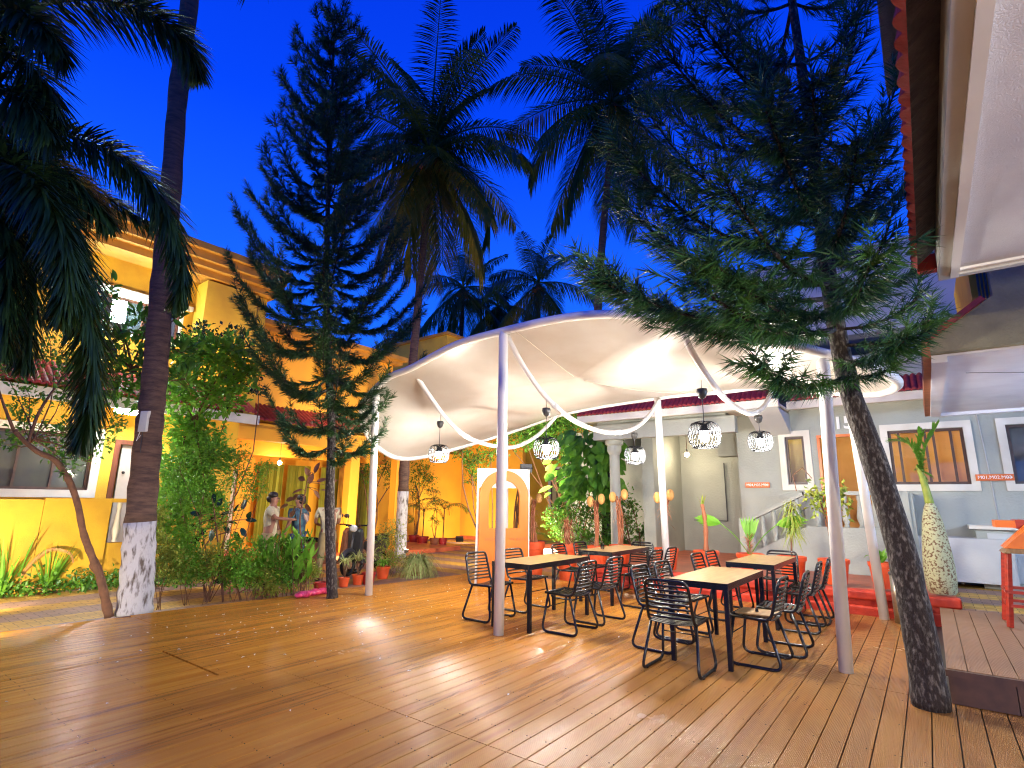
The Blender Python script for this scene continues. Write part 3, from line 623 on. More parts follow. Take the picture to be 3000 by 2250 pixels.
GZ = np.array([[cen+(rim[j]-cen)*(i/R_) for j in range(K)] for i in range(R_+1)]); z_ = GZ[:,:,2]
for it in range(6000):                                    # relax the cloth between the fixed rim points
    m0 = z_[1].mean(); rr_ = np.arange(1,R_)[:,None]; dth = 2*pi/K
    w1, w2, w3 = (1+.5/rr_), (1-.5/rr_), 1/(rr_*dth)**2
    z_[1:-1] = (w1*z_[2:]+w2*z_[:-2]+w3*(np.roll(z_,1,1)[1:-1]+np.roll(z_,-1,1)[1:-1]))/(w1+w2+2*w3); z_[0] = m0
for i in range(R_+1):
    for j in range(K):
        p = GZ[i,j].copy(); p[2] += .16*(1-(i/R_)**2); V.append(p)
for i in range(R_):
    for j in range(K): Fq.append((i*K+j,i*K+(j+1)%K,(i+1)*K+(j+1)%K,(i+1)*K+j))
MB().add(V,Fq).build('membrane','membrane',cpy,smooth=True)
for j in (30,):
    for h_ in (j,j+75):
        MB().tube([np.array(V[i*K+h_%K])-np.array([0,0,.006]) for i in range(1,R_+1)],.006,5).build('seam','cream',cpy)
def post(px,py,topz,label_ignore=None,loc=None,lean=0):
    b = atz(px,py,0) if loc is None else np.array(loc)
    m_ = MB().tube([(b[0],b[1],0.001),(b[0]+lean,b[1],topz)],.06,18); m_.build('post','white',cpy,smooth=True)
    MB().lathe([(.0,.012),(.085,.012),(.09,.0)],(b[0],b[1],0.001),18).build('base_flange','white',cpy); return b
def rimz(x,y): d = np.hypot(rim[:,0]-x, rim[:,1]-y); return rim[d.argmin()]
for (x_,y_) in ((-7.25,5.87),(-4.08,5.19),(-.78,6.17),(-.65,9.25),(-3.68,9.3),(-7.05,9.15)):
    q = rimz(x_,y_); m_ = MB().tube([(x_,y_,.001),(x_*.35+q[0]*.65,y_*.35+q[1]*.65,q[2]*.98),tuple(q)],[.06,.06,.05],18); m_.build('post','white',cpy,smooth=True)
ribs = [([(888,795),(925,850),(965,905),(1010,944),(1060,962),(1110,966),(1155,945),(1185,918),(1202,898)],(-6.35,5.5),(-5.85,9.28)),
        ([(1095,725),(1130,790),(1165,840),(1200,878),(1250,914),(1310,934),(1365,928),(1400,900),(1424,862)],(-4.05,5.2),(-3.68,9.32)),
        ([(1470,702),(1492,755),(1528,812),(1560,855),(1590,880),(1622,893),(1648,880),(1664,852),(1668,838)],(-1.87,5.45),(-1.82,9.28))]
RB = []
for pts, A, B in ribs:
    P = smooth_pts([ats(a,b,A,B) for a,b in pts], 40); RB.append(P)
    MB().tube(P,.036,10).build('rib','white',cpy,smooth=True)
    for k in (14,26): MB().tube([P[k],P[k+1]],.042,10).build('rib_sleeve','white',cpy,smooth=True)
# pendant lamps hanging from the ribs
def pendant(loc, top, label):
    l = thing('pendant_lamp',label,'lamp',loc,group='wire pendant lamps under the canopy'); X,Y,Z = loc
    MB().lathe([(.0,.02),(.055,.015),(.06,-.02),(.04,-.08),(.012,-.10),(0,-.10)],(X,Y,top),16).build('ceiling_cup','dark',l,smooth=True)
    MB().tube([(X,Y,top),(X,Y,top+.12)],.004,5).build('hook','dark',l)
    MB().tube([(X,Y,top-.1),(X,Y,Z+.15)],.005,6).build('cord','dark',l)
    MB().lathe([(.0,.13),(.03,.13),(.035,.09),(.075,.055),(.08,.05),(.03,.07),(.0,.07)],(X,Y,Z),16).build('socket','wire',l,smooth=True)
    cg = MB()
    for k in range(26):
        a = 2*pi*k/26; pr = [(.035,.13),(.085,.155),(.135,.135),(.165,.07),(.172,0),(.16,-.07),(.125,-.125),(.09,-.13),(.075,-.10)]
        cg.tube([(X+r*cos(a+.15*j),Y+r*sin(a+.15*j),Z+z) for j,(r,z) in enumerate(pr)],.0035,4)
    for r,z in ((.085,.155),(.125,-.125)): cg.tube([(X+r*cos(a),Y+r*sin(a),Z+z) for a in np.linspace(0,2*pi,21)[:-1]],.004,4,closed=True)
    cg.build('wire_cage','wire',l)
    MB().ball((X,Y,Z-.01),.05,14,9,(1,1,1.15)).build('bulb','bulb',l,smooth=True)
    return l
def ribat(P, px): 
    pj = [((np.array(p)-CP)@CM) for p in P]; xs = [(1500+FPX*v[0]/-v[2])*2212/3000 for v in pj]; return P[int(np.argmin(np.abs(np.array(xs)-px)))]
for (cx,cy,sx,sy,yy,lab) in ((951,912,947,982,6.35,'wire pendant lamp nearest the leftmost canopy post'),(1180,884,1180,970,6.0,'wire pendant lamp right of the central white post'),
        (1370,937,1370,985,8.4,'wire pendant lamp in front of the gray column'),(1516,843,1522,942,6.0,'largest wire pendant lamp, before the gray porch'),(1638,900,1641,955,8.55,'wire pendant lamp just left of the narrow window')):
    t_ = aty(cx,cy,yy); b_ = aty(sx,sy,yy); pendant((float(t_[0]),yy,float(b_[2])),float(t_[2]),lab)
# ================================================================ TABLES
TX = dict(front_left=(-4.12,6.15),back_left=(-4.16,8.33),front_right=(-1.88,6.18),back_right=(-1.90,8.24))
def table():
    t_ = thing('cafe_table','x','table'); w, l, h = .29, .70, .76
    tp = MB().box(-w+.004,w-.004,-l+.004,l-.004,h-.022,h); tp.build('tabletop','hang',t_)
    fr = MB()
    for a,b,c,d in ((-w,w,-l,-l+.035),(-w,w,l-.035,l),(-w,-w+.035,-l+.035,l-.035),(w-.035,w,-l+.035,l-.035)): fr.box(a,b,c,d,h-.062,h-.0225)
    for a,b,c,d in ((-w-.001,w+.001,-l-.001,-l+.0035),(-w-.001,w+.001,l-.0035,l+.001),(-w-.001,-w+.0035,-l+.0035,l-.0035),(w-.0035,w+.001,-l+.0035,l-.0035)): fr.box(a,b,c,d,h-.022,h-.001)
    fr.build('apron','black',t_)
    for sx in (-1,1):
        for sy in (-1,1):
            MB().box(sx*(w-.045),sx*(w-.002),sy*(l-.045),sy*(l-.002),.001,h-.063).build('leg','black',t_,bevel=.003)
    return t_
T0 = table()
for k,(kk_,lab) in enumerate((('front_left','wood topped black table beside the central white post'),('back_left','wood topped black table with a glass, near the orange arch'),
        ('front_right','nearest wood topped black table, with armless chair at its camera end'),('back_right','wood topped black table closest to the steel bin'))):
    o = T0 if k == 0 else copy_tree(T0); o.location = (*TX[kk_],0); tag(o,lab,'table','wood topped tables under the canopy')
g_ = thing('salt_glass','small clear glass standing on the table near the orange arch','glass',(-4.22,8.0,.761)); MB().lathe([(.0,.004),(.028,.004),(.032,.09),(.029,.09),(.026,.01),(0,.01)],(-4.22,8.0,.761),14).build('tumbler','clear',g_,smooth=True)
# ================================================================ CHAIRS (front = +y)
def arc(pts, rad=.05, n=5):
    P = [np.array(p,float) for p in pts]; out = [P[0]]
    for i in range(1,len(P)-1):
        a, b, c = P[i-1], P[i], P[i+1]; u = unit(a-b); v = unit(c-b); r = min(rad, np.linalg.norm(a-b)*.45, np.linalg.norm(c-b)*.45)
        for k in range(n+1):
            t_ = k/n; out.append((1-t_)**2*(b+u*r)+2*t_*(1-t_)*b+t_*t_*(b+v*r))
    out.append(P[-1]); return np.array(out)
def chair():
    c = thing('slatted_chair','x','chair'); r = .0145; W_ = .215
    side = lambda s_: [(s_*W_,.215,.435),(s_*W_,-.17,.425),(s_*(W_-.005),-.262,.775)]
    path = arc([(-W_,.215,.435),(-W_,-.165,.42),(-W_+.012,-.265,.80),(W_-.012,-.265,.80),(W_,-.165,.42),(W_,.215,.435)],.075,7)
    fr = MB().tube(path,r,8); fr.tube([(-W_,.205,.434),(W_,.205,.434)],r*.9,8); fr.build('frame','black',c,smooth=True)
    st = MB()
    for k in range(8):
        y = .19-.05*k; sag = .018
        P = [(W_*1.0*q, y, .437-.0012*k-sag*(1-q*q)) for q in np.linspace(-1,1,7)]
        for a,b in zip(P[:-1],P[1:]): st.bar(a,b,.033,.007,up=(0,0,1))
    st.build('seat','black',c)
    bk = MB()
    for k in range(8):
        z = .475+.040*k; y = -.165-.1*(z-.42)/.38; W2 = W_-.012*(z-.42)/.38-.002
        if k == 7: W2 -= .008
        bk.tube([(W2*q, y-.028*(1-q*q), z) for q in np.linspace(-1,1,9)],.0105,6)
    bk.build('backrest','black',c,smooth=True)
    for s_ in (-1,1):
        lp = MB().tube(arc([(s_*W_,.17,.425),(s_*(W_+.045),.235,.012),(s_*(W_+.045),-.25,.012),(s_*W_,-.12,.415)],.085,6),r,8)
        lp.tube([(s_*(W_+.045),.13,.009),(s_*(W_+.045),.16,.009)],r*1.25,6); lp.tube([(s_*(W_+.045),-.17,.009),(s_*(W_+.045),-.14,.009)],r*1.25,6)
        lp.build('leg','black',c,smooth=True)
    MB().tube([(-W_-.02,.195,.27),(W_+.02,.195,.27)],.006,6).build('brace','black',c,smooth=True)
    return c
C0 = chair(); first = True
def put(x,y,face,label):
    global first
    o = C0 if first else copy_tree(C0); first = False
    o.location = (x,y,0.001); o.rotation_euler = (0,0,face); tag(o,label,'chair','black slatted chairs around the tables'); return o
L_, R__, N_, S_ = -pi/2, pi/2, 0, pi          # chair facing +x, -x, +y, -y
jit = lambda: random.uniform(-.06,.06)
for (x,y,f,lab) in ((-4.72,5.80,L_,'black slatted chair left of the central white post, leftmost of all chairs'),
    (-4.70,6.60,L_,'black slatted chair half hidden behind the central white post'),
    (-3.56,5.90,R__,'black slatted chair at the near right corner of the table by the central post'),
    (-3.55,6.60,R__,'black slatted chair at the far right side of the table by the central post'),
    (-4.70,7.86,L_,'black slatted chair between the orange arch and the back left table'),
    (-4.68,8.52,L_,'black slatted chair at the far left side of the back left table'),
    (-3.56,7.98,R__,'black slatted chair on the near right side of the back left table'),
    (-3.58,8.62,R__,'black slatted chair on the far right side of the back left table'),
    (-4.14,9.06,S_,'black slatted chair at the far end of the back left table'),
    (-2.00,5.26,N_,'nearest black slatted chair, its back to the camera'),
    (-2.42,5.93,L_,'black slatted chair on the near left side of the nearest table'),
    (-2.40,6.53,L_,'black slatted chair on the far left side of the nearest table'),
    (-1.47,6.00,R__,'black slatted chair with a pale tray on its seat'),
    (-1.37,6.62,R__,'black slatted chair right of the one with the tray'),
    (-2.44,7.92,L_,'black slatted chair on the near left side of the bin side table'),
    (-2.42,8.48,L_,'black slatted chair on the far left side of the bin side table'),
    (-1.42,7.86,R__,'black slatted chair on the near right side of the bin side table'),
    (-1.40,8.50,R__,'black slatted chair on the far right side of the bin side table'),
    (-1.86,9.04,S_,'black slatted chair at the far end of the bin side table')):
    put(x,y,f+jit(),lab)
ty = thing('seat_tray','pale square tray with a small black knob lying on a chair seat','tray',(-1.47,6.0,.45)); MB().box(-1.64,-1.30,5.84,6.16,.447,.462).build('board','hang',ty,bevel=.004)
MB().lathe([(0,.03),(.014,.03),(.018,.0)],(-1.47,5.98,.462),10).build('knob','black',ty)
# ================================================================ ORANGE ARCH
A = atz(1028,1262,.012); B = atz(1141,1258,.012); u = unit(B-A); n_ = np.array([u[1],-u[0],0]); wd = np.linalg.norm(B-A); Ht = aty(1139,1016,B[1])[2]
ar = thing('arch_board','orange photo board with an arched opening standing beside the canopy','sign board',(A+B)/2)
fr_ = lambda a, h, o_=0: A+u*a*wd+np.array([0,0,h])+n_*o_
def archring(w0, w1, z0, top, seg=20, inner=True):
    cx = .5; r = (w1-w0)/2*wd; zc = top-r
    return [fr_(w0,z0)]+[fr_(w0,zc)]+[A+u*wd*cx+np.array([0,0,zc])-u*r*cos(a)+np.array([0,0,r*sin(a)]) for a in np.linspace(0,pi,seg)[1:-1]]+[fr_(w1,zc),fr_(w1,z0)]
O_ = archring(.02,.98,.0,Ht-.03); I_ = archring(.20,.80,Ht*.47,Ht-.22)
m_ = MB(); k = len(O_)
for d in (0,.04):
    Vv = [p+n_*d for p in O_]+[p+n_*d for p in I_]; m_.add(Vv,[(i,i+1,k+i+1,k+i) for i in range(k-1)]+[(0,k,2*k-1,k-1)])
m_.add([p for p in O_]+[p+n_*.04 for p in O_],[(i,i+1,k+i+1,k+i) for i in range(k-1)]); m_.add([p for p in I_]+[p+n_*.04 for p in I_],[(i,i+1,k+i+1,k+i) for i in range(k-1)]+[(0,k-1,2*k-1,k)])
m_.build('arch_panel','board',ar)
bkp = MB(); bkp.add([fr_(0,.0,-.01),fr_(.2,0,-.01),fr_(.2,Ht,-.01),fr_(0,Ht,-.01)],[(0,1,2,3)]); bkp = MB()
bkp.prism([fr_(0,Ht-.36,-.03),fr_(1,Ht-.36,-.03),fr_(1,Ht,-.03),fr_(0,Ht,-.03)],n_*.02); bkp.bar(fr_(1.0,0,-.02),fr_(1.0,Ht,-.02),.03); bkp.bar(fr_(0.,0,-.02),fr_(0.,Ht,-.02),.03)
bk2 = MB(); bk2.prism([fr_(.88,0.0,-.03),fr_(1,0.0,-.03),fr_(1,.5,-.03)],n_*.02); bk2.build('corner_fill','palegray',ar); 
bp_ = bkp.build('back_frame','white',ar)
# cut the opening clear: the header only
rot = (pi/2,0,math.atan2(u[1],u[0]))
for s_, a, h, sz in (('WOODY',.13,.375*Ht,.085),('WE INVITE',.60,.375*Ht,.075),('HOTEL',.22,.17*Ht,.075)):
    text(s_,sz,fr_(a,h,.045),rot,'ink',ar,.001)
# ================================================================ BIN, STOOL
p = atz(1895,1338,0); p = np.array([-.40,9.12,0.])
bn = thing('steel_bin','brushed steel cylindrical bin between a canopy post and the leaning trunk','bin',p)
MB().lathe([(0,.001),(.13,.001),(.13,.60),(.125,.60)],p,28).build('body','steel',bn,smooth=True); MB().lathe([(.125,.595),(.138,.60),(.138,.63),(.10,.655),(.0,.66)],p,28).build('lid','dark',bn,smooth=True)
MB().lathe([(.118,.656),(.13,.66),(.118,.668),(.10,.664)],p,28).build('ashtray_ring','steel',bn,smooth=True)
st = thing('bar_stool','tall red wooden bar stool with orange seat on the raised deck','stool',(.88,8.35,.252))
sx, sy, z0, h = .95, 8.35, .252, .76
q = 0
for a_,b_ in ((-.36,.22),(-.36,-.22),(.2,.22),(.2,-.22)):
    lg = MB(); lg.bar((sx+a_*1.12,sy+b_*1.1,z0),(sx+a_*.88,sy+b_*.9,z0+h),.045); lg.build('leg','redwood',st,bevel=.004)
sr = MB()
for z_ in (.22,.36):
    sr.bar((sx-.38,sy-.23,z0+z_),(sx-.38,sy+.23,z0+z_),.03); sr.bar((sx-.38,sy-.235,z0+z_),(sx+.2,sy-.235,z0+z_),.03); sr.bar((sx-.38,sy+.235,z0+z_),(sx+.2,sy+.235,z0+z_),.03)
sr.build('stretcher','redwood',st)
sc = MB(); 
sc.prism([(sx-.36,sy-.25,z0+h),(sx+.25,sy-.25,z0+h),(sx+.25,sy-.25,z0+h+.05),(sx-.30,sy-.25,z0+h+.05)],(0,.5,0)); sc.build('seat_frame','hang',st)
se = MB()
se.prism([(sx-.345,sy-.25,z0+h+.052),(sx-.10,sy-.25,z0+h+.30),(sx-.07,sy-.25,z0+h+.30),(sx+.2,sy-.25,z0+h+.052)],(0,.14,0)); se.prism([(sx-.34,sy-.08,z0+h+.052),(sx-.10,sy-.08,z0+h+.30),(sx-.07,sy-.08,z0+h+.30),(sx+.2,sy-.08,z0+h+.052)],(0,.15,0)); se.prism([(sx-.34,sy+.1,z0+h+.052),(sx-.10,sy+.1,z0+h+.30),(sx-.07,sy+.1,z0+h+.30),(sx+.2,sy+.1,z0+h+.052)],(0,.14,0)); se.build('seat','orangewood',st)
ct = thing('bar_counter','dark red wooden counter edge entering from the right above the stool','counter',(1.6,8.5,.252))
MB().box(.78,2.6,8.62,9.0,1.26,1.36).build('counter_top','redwood',ct); MB().box(.60,.779,8.62,9.0,1.27,1.35).build('end_cap','orangewood',ct); MB().box(1.5,1.6,8.7,8.9,.253,1.258).build('support','redwood',ct)
# ================================================================ FLOODLIGHTS (the arch one is real, the others added for fill)
def floodlight(loc, target, power, col, label, spot=100, r=.12, name='floodlight'):
    loc = np.array(loc,float); d = unit(np.array(target,float)-loc); l = thing(name,label,'floodlight',loc)
    up_ = np.array([0,0,1.]); s_ = unit(np.cross(d,up_)); u_ = np.cross(s_,d)
    MB().obox(loc-d*.07, s_*.14, u_*.10, d*.045).build('housing','dark',l,bevel=.008)
    MB().obox(loc-d*.018, s_*.125, u_*.085, d*.003).build('lens',emis('lens_glow',col,14.),l)
    MB().tube([loc-d*.1-s_*.15,loc-d*.17,loc-d*.1+s_*.15],.012,6).build('bracket','dark',l)
    L = bpy.data.lights.new('lamp','SPOT'); L.energy = power; L.color = col; L.spot_size = radians(spot); L.spot_blend = .6; L.shadow_soft_size = r
    o = bpy.data.objects.new('lamp', L); COL.objects.link(o); o.parent = l; o.location = tuple(d*.03)
    o.rotation_euler = Vector(tuple(d)).to_track_quat('-Z','Y').to_euler(); return l
# ================================================================ VEGETATION
DEP = lambda p: float((CP-np.array(p))@CM[:,2])             # camera depth of a point
def atd(px, py, d): r_ = ray(px,py); return CP+r_*d       # ray has unit depth
def stems_tube(mb, a, b, r0, r1, bend=.1, n=5):
    a, b = np.array(a,float), np.array(b,float); m_ = (a+b)/2+rv(1)[0]*np.linalg.norm(b-a)*bend
    P = smooth_pts([a,m_,b],n); mb.tube(P, np.linspace(r0,r1,n), 6)
DENS = 1.
def cluster_plant(name, label, cat, base, cl, m, size, kind='leaves', wr=.5, stem='twig', sr=.012, group=None, up=.3, depthj=1., parts=('foliage','stem'), root=None, origin_pt=None, extra=None, flat=.0):
    base = np.array(base,float); t_ = root or thing(name,label,cat,base,group=group); f = Fol(); sm = MB(); fw = CM[:,2]
    op = base if origin_pt is None else np.array(origin_pt)
    for c in cl:
        px, py, rp, n = c[:4]; n = int(n*DENS); b2 = base; p = atb(px,py,b2) if len(c) < 5 else atd(px,py,c[4]); d = DEP(p); r_ = rp/1163*d
        p = p+fw*rng.uniform(-.6,.6)*r_*depthj*(1 if len(c) < 5 else .5)
        k = max(3,int(n/14)); sub = p+rv(k)*(rng.random((k,1))**.4)*r_*np.array([.85,.85,.85])
        ids = rng.integers(0,k,n); q = sub[ids]+rng.normal(size=(n,3))*r_*.24
        D = unit((q-p)+rv(n)*r_*.9+np.array([0,0,up])*r_); Nn = unit(rv(n)*.7+np.array([0,0,1.]))
        L = size*rng.uniform(.6,1.25,n)
        if kind == 'leaves': f.leaves(q,D,Nn,L,L*wr)
        elif kind == 'rounds': f.rounds(q,D,Nn,L,L*wr)
        else: f.blades(q,D,L,wr,rng.uniform(.2,.8,n),4)
        stems_tube(sm, op+rng.normal(size=3)*np.array([.03,.03,0]), p, sr, sr*.4, .12, 6)
        for s_ in sub[:min(k,8)]: stems_tube(sm, p, s_, sr*.35, sr*.12, .15, 3)
    f.build(parts[0], m, t_); sm.build(parts[1], stem, t_); return t_
def proj(p):
    v = (np.array(p)-CP)@CM; return (1500+FPX*v[0]/-v[2])*2212/3000, (1125-FPX*v[1]/-v[2])*2212/3000
def pine(label, trunk, tr, z_lo, z_hi, blen, rise, m, n_sh=9, sh_len=.38, nl=.11, nw=.006, dens=150, tier=.36, per=6, xtra=(), seed=1, up_tip=.5, two=False, name='norfolk_pine', hangd=.25, lim=None):
    global rng; rng = np.random.default_rng(seed)
    base = trunk[0]; t_ = thing(name,label,'tree',base); TP = smooth_pts(trunk, 60); R = np.linspace(tr,tr*.12,60)**1
    nzv = rng.normal(size=60)*.03+1; MB().tube(TP, R*nzv, 14).build('trunk','bark',t_,smooth=True)
    f = Fol(); wb = MB(); f2 = Fol()
    def at(z): i = np.abs(TP[:,2]-z).argmin(); return TP[i]
    br = []
    z = z_lo
    while z < z_hi:
        h = (z-z_lo)/(z_hi-z_lo); a0 = rng.uniform(0,2*pi)
        for k in range(per if h < .85 else 4):
            az_ = a0+2*pi*k/per+rng.uniform(-.25,.25); br.append((z+rng.uniform(-.1,.1), az_, blen(h)*rng.uniform(.75,1.15)*(lim(az_) if lim else 1), rise(h)+rng.uniform(-.08,.08)))
        z += tier*(1-.35*h)
    for z,az,L,sl in list(br)+list(xtra):
        if isinstance(az,tuple):
            tp_ = atd(*az); yy = [proj(q_)[1] for q_ in TP]; P0 = TP[int(np.argmin(np.abs(np.array(yy)-(az[1]+L))))]; v_ = tp_-P0; L = float(np.linalg.norm(v_)); hd = unit(np.array([v_[0],v_[1],0])); ts = np.linspace(0,1,9)
            pts = np.array([P0+v_*np.array([1,1,0])*(1-(1-t_2)**1.15)+np.array([0,0,v_[2]])*(.35*t_2+.65*t_2**2.4)-np.array([0,0,.1*L*sin(pi*t_2)]) for t_2 in ts])
        else:
          if L < .08: continue
          P0 = at(z); hd = np.array([cos(az),sin(az),0]); ts = np.linspace(0,1,9)
          pts = np.array([P0+hd*L*t_2+np.array([0,0,L*(sl*t_2-.22*sin(pi*t_2)*(1 if sl < .35 else .3)+up_tip*t_2**3*.55)]) for t_2 in ts])
        wb.tube(pts, np.linspace(.018*(.6+L*.4),.005,9), 6)
        ns = max(3,int(n_sh*L)); side = np.array([-hd[1],hd[0],0])
        SH = []; cum = np.linspace(0,1,9)
        for s_ in range(ns):
            tt = .10+.9*(s_+rng.random())/ns; i = min(int(tt*8),7); p = pts[i]+(pts[i+1]-pts[i])*(tt*8-i); tan = unit(pts[i+1]-pts[i])
            for sg in (-1,1):
                dd = unit(tan*1.0+side*sg*rng.uniform(.25,.95)+np.array([0,0,rng.uniform(-.22,.2)])); SH.append((p, dd, sh_len*(1.05-.35*abs(tt-.5))*min(1,.35+L*.5)*rng.uniform(.6,1.1)))
        for i in range(1,8): SH.append((pts[i], unit(pts[i+1]-pts[i]), L/7))
        SH.append((pts[-1], unit(pts[-1]-pts[-2]+np.array([0,0,.3])), sh_len*.55))
        for p, dd, sl_ in SH:
            n = int(dens*sl_/.38)
            if n < 4: continue
            u_ = np.sort(rng.random(n))[:,None]; curve = p+dd*sl_*u_+np.array([0,0,1.])*sl_*.12*u_**2
            tan = unit(dd+np.array([0,0,.24])*u_); rad = rv(n); rad = unit(rad-tan*np.sum(rad*tan,1)[:,None])
            D = unit(tan*.9+rad*.62+np.array([0,0,-hangd])); Ln = nl*rng.uniform(.7,1.2,n)*(1.1-.5*u_[:,0]**3)
            if two: f.blades(curve, D, Ln, nw*.5/.5, rng.uniform(-.05,.45,n), 2)
            else: f.needles(curve, D, Ln, nw)
    f.build('crown', m, t_); wb.build('limbs','bark',t_,smooth=True); return t_
# middle pine
base = atz(718,1292,0)
tk = [base]+[atb(px,py,base) for px,py in ((712,1100),(716,920),(706,700),(707,500),(714,300),(720,130),(724,8))]
pine('tall dark norfolk pine rising straight from the left deck edge', tk, .085, 2.3, 10.45, lambda h: (1.7 if h > .2 else .6+5*h)*(1-h)**.82+.20, lambda h: .05+.62*h, 'needle', n_sh=9, sh_len=.30, nl=.13, nw=.0125, dens=75, tier=.42, per=6, seed=3, up_tip=.42, hangd=.35)
# right leaning pine, near
base = atz(2012,1528,0)
tk = [base]+[atb(px,py,base) for px,py in ((1992,1400),(1950,1200),(1885,985),(1832,830),(1797,650),(1775,480),(1752,300),(1725,100),(1690,-150),(1660,-420),(1640,-700))]
top = tk[-1][2]
aL = math.atan2(-CM[1,0],-CM[0,0])                       # towards the left of the photo
xt = []
for px,py,off,dd in ((1640,790,25,-.3),(1262,575,110,.5),(1300,610,80,-.3),(1350,640,60,.2),(1340,430,190,.6),(1335,320,230,.2),(1405,250,220,.7),(1425,90,260,.4),(1490,10,260,.1),(1440,525,110,.1),(1545,570,100,-.6),(1500,610,90,-.5),
        (1960,730,40,-.2),(2010,690,50,.3),(1930,790,10,.3),(1985,640,60,.5),(1560,380,220,-.5),(1655,240,240,-.7),(1755,190,260,-.8),(1850,330,220,-.7),(1905,300,240,.2),(1930,450,180,.3),(1935,190,220,.5),(1850,50,260,.4),(1600,90,260,.9),(1880,560,120,-.7),(1990,560,100,.9)):
    xt.append((0,(px,py,float(DEP(tk[0]))+dd-.3),off,0))
pine('big norfolk pine with dark leaning trunk at right of the tables', tk, .125, 4.3, top, lambda h: 1.7*(1-h)**.7+.25, lambda h: .1+.4*h, 'needle2', n_sh=7, sh_len=.34, nl=.16, nw=.0105, dens=58, tier=.85, per=4, seed=11, up_tip=.5, xtra=xt, hangd=.40, lim=lambda az: .55 if cos(az) > .2 else (.8 if sin(az) < -.3 else 1))
# coconut palms
def frond_pts(P0, az, e0, L, bend, n=14):
    P = [np.array(P0,float)]; 
    for i in range(n):
        t_ = (i+.5)/n; el = e0-bend*t_**1.25; P.append(P[-1]+np.array([cos(az)*cos(el),sin(az)*cos(el),sin(el)])*L/n)
    return np.array(P)
def leaflets(f, P, n, ll, w, hang=.55, plum=False, fwd=.55):
    k = len(P)-1; t_ = np.linspace(.10,.995,n); i = np.minimum((t_*k).astype(int),k-1); q = P[i]+(P[i+1]-P[i])*(t_*k-i)[:,None]; tan = unit(P[i+1]-P[i])
    side = unit(np.cross(tan, np.array([0,0,1.]))); up_ = np.cross(side, tan); L = ll*(np.sin(np.clip(t_*.92+.08,0,1)*pi)**.55*.85+.15)
    for sg in (-1,1):
        if plum: ang = rng.uniform(-1.3,1.3,n)[:,None]; sd = side*sg*np.cos(ang)+up_*np.sin(ang)
        else: sd = side*sg+up_*.18
        D = unit(tan*fwd*(.6+.9*t_[:,None]**2)+sd+np.array([0,0,-hang*.45])+rng.normal(size=(n,3))*.07)
        f.blades(q+rng.normal(size=q.shape)*.005, D, L*rng.uniform(.85,1.1,n), w, np.full(n,hang)*rng.uniform(.6,1.3,n), 3)
def coconut(label, trunk, r0, r1, nf, L, seed, lo=-1.0, dryf=5, m='palm', leafl=.85, rootmat='palmbark', painted=None, group=None, az0=0., skip=False, short=.72):
    global rng; rng = np.random.default_rng(seed)
    t_ = thing('coconut_palm',label,'palm tree',trunk[0],group=group); TP = smooth_pts(trunk,70); nz = 1+.05*np.sin(np.arange(70)*2.1)+rng.normal(size=70)*.015
    R = (r1+(r0-r1)*(1-np.linspace(0,1,70))**1.6)*nz
    if painted:
        k = int(np.abs(TP[:,2]-painted).argmin()); MB().tube(TP[:k+1],R[:k+1]*1.01,18).build('painted_base','limewash',t_,smooth=True); MB().tube(TP[k:],R[k:],18).build('trunk',rootmat,t_,smooth=True)
    else: MB().tube(TP,R,14).build('trunk',rootmat,t_,smooth=True)
    if skip: return t_
    c = TP[-1]; f = Fol(); fd = Fol(); rb_ = MB()
    for i in range(nf):
        h = i/(nf-1); e0 = 1.45-(1.45-lo)*h**1.05; az = az0+i*2.39996+rng.uniform(-.2,.2); Lf = L*(short+(1-short)*min(1,h*2.5))*rng.uniform(.88,1.08)
        P = frond_pts(c+np.array([0,0,.25*(1-h)]), az, e0, Lf, ((.9+.9*rng.random())*(.75+.4*h) if h > .2 else .55) if e0 > -.3 else .5)
        rb_.tube(P,np.linspace(.045,.008,len(P)),5); leaflets(fd if i >= nf-dryf else f, P, 100, leafl, .04, .35+.6*h)
    f.build('crown', m, t_); rb_.build('frond_ribs','palm',t_)
    if dryf: fd.build('lower_fronds','palmdry',t_)
    ct_ = MB()
    for k in range(7): a = k*.9; ct_.ball(c+np.array([.28*cos(a),.28*sin(a),-.35-.1*(k%2)]),.13,8,6,(1,1,1.2))
    ct_.build('coconuts','twig',t_); return t_
b = atz(864,1205,-.15); coconut('central coconut palm behind the canopy with white painted foot', [b]+[atb(px,py,b) for px,py in ((872,1040),(880,900),(893,770),(908,600),(922,450),(928,335))], .17,.11, 34, 4.3, 5, lo=-1.25, dryf=9, painted=atb(868,1062,b)[2], az0=.6, leafl=.95, short=1.12)
b = np.array([-7.6,15.4,-.1]); coconut('tall coconut palm right of the sky gap, trunk vanishing behind the canopy', [b,atb(1290,900,b),atb(1292,665,b),atb(1303,500,b),atb(1318,330,b),atb(1322,225,b)], .16,.11, 30, 5.0, 9, lo=-1.2, dryf=0, az0=1.9, leafl=1.0)
for (px,py,dd,lab,sd) in ((1000,625,33,'small distant palm lit teal above the left canopy edge',21),(1163,615,31,'small distant palm silhouetted above the canopy middle',23),(1075,665,36,'low distant palm between two others above the canopy',25),(882,742,40,'faintest distant palm beside the central trunk',27)):
    c = atd(px,py,dd); b = np.array([c[0],c[1],-.15]); coconut(lab,[b,(b*.5+c*.5),c],.2,.12,16,4.0 if dd < 35 else 3.4,sd,lo=-1.2,dryf=4,leafl=1.0,group='distant palms beyond the canopy')
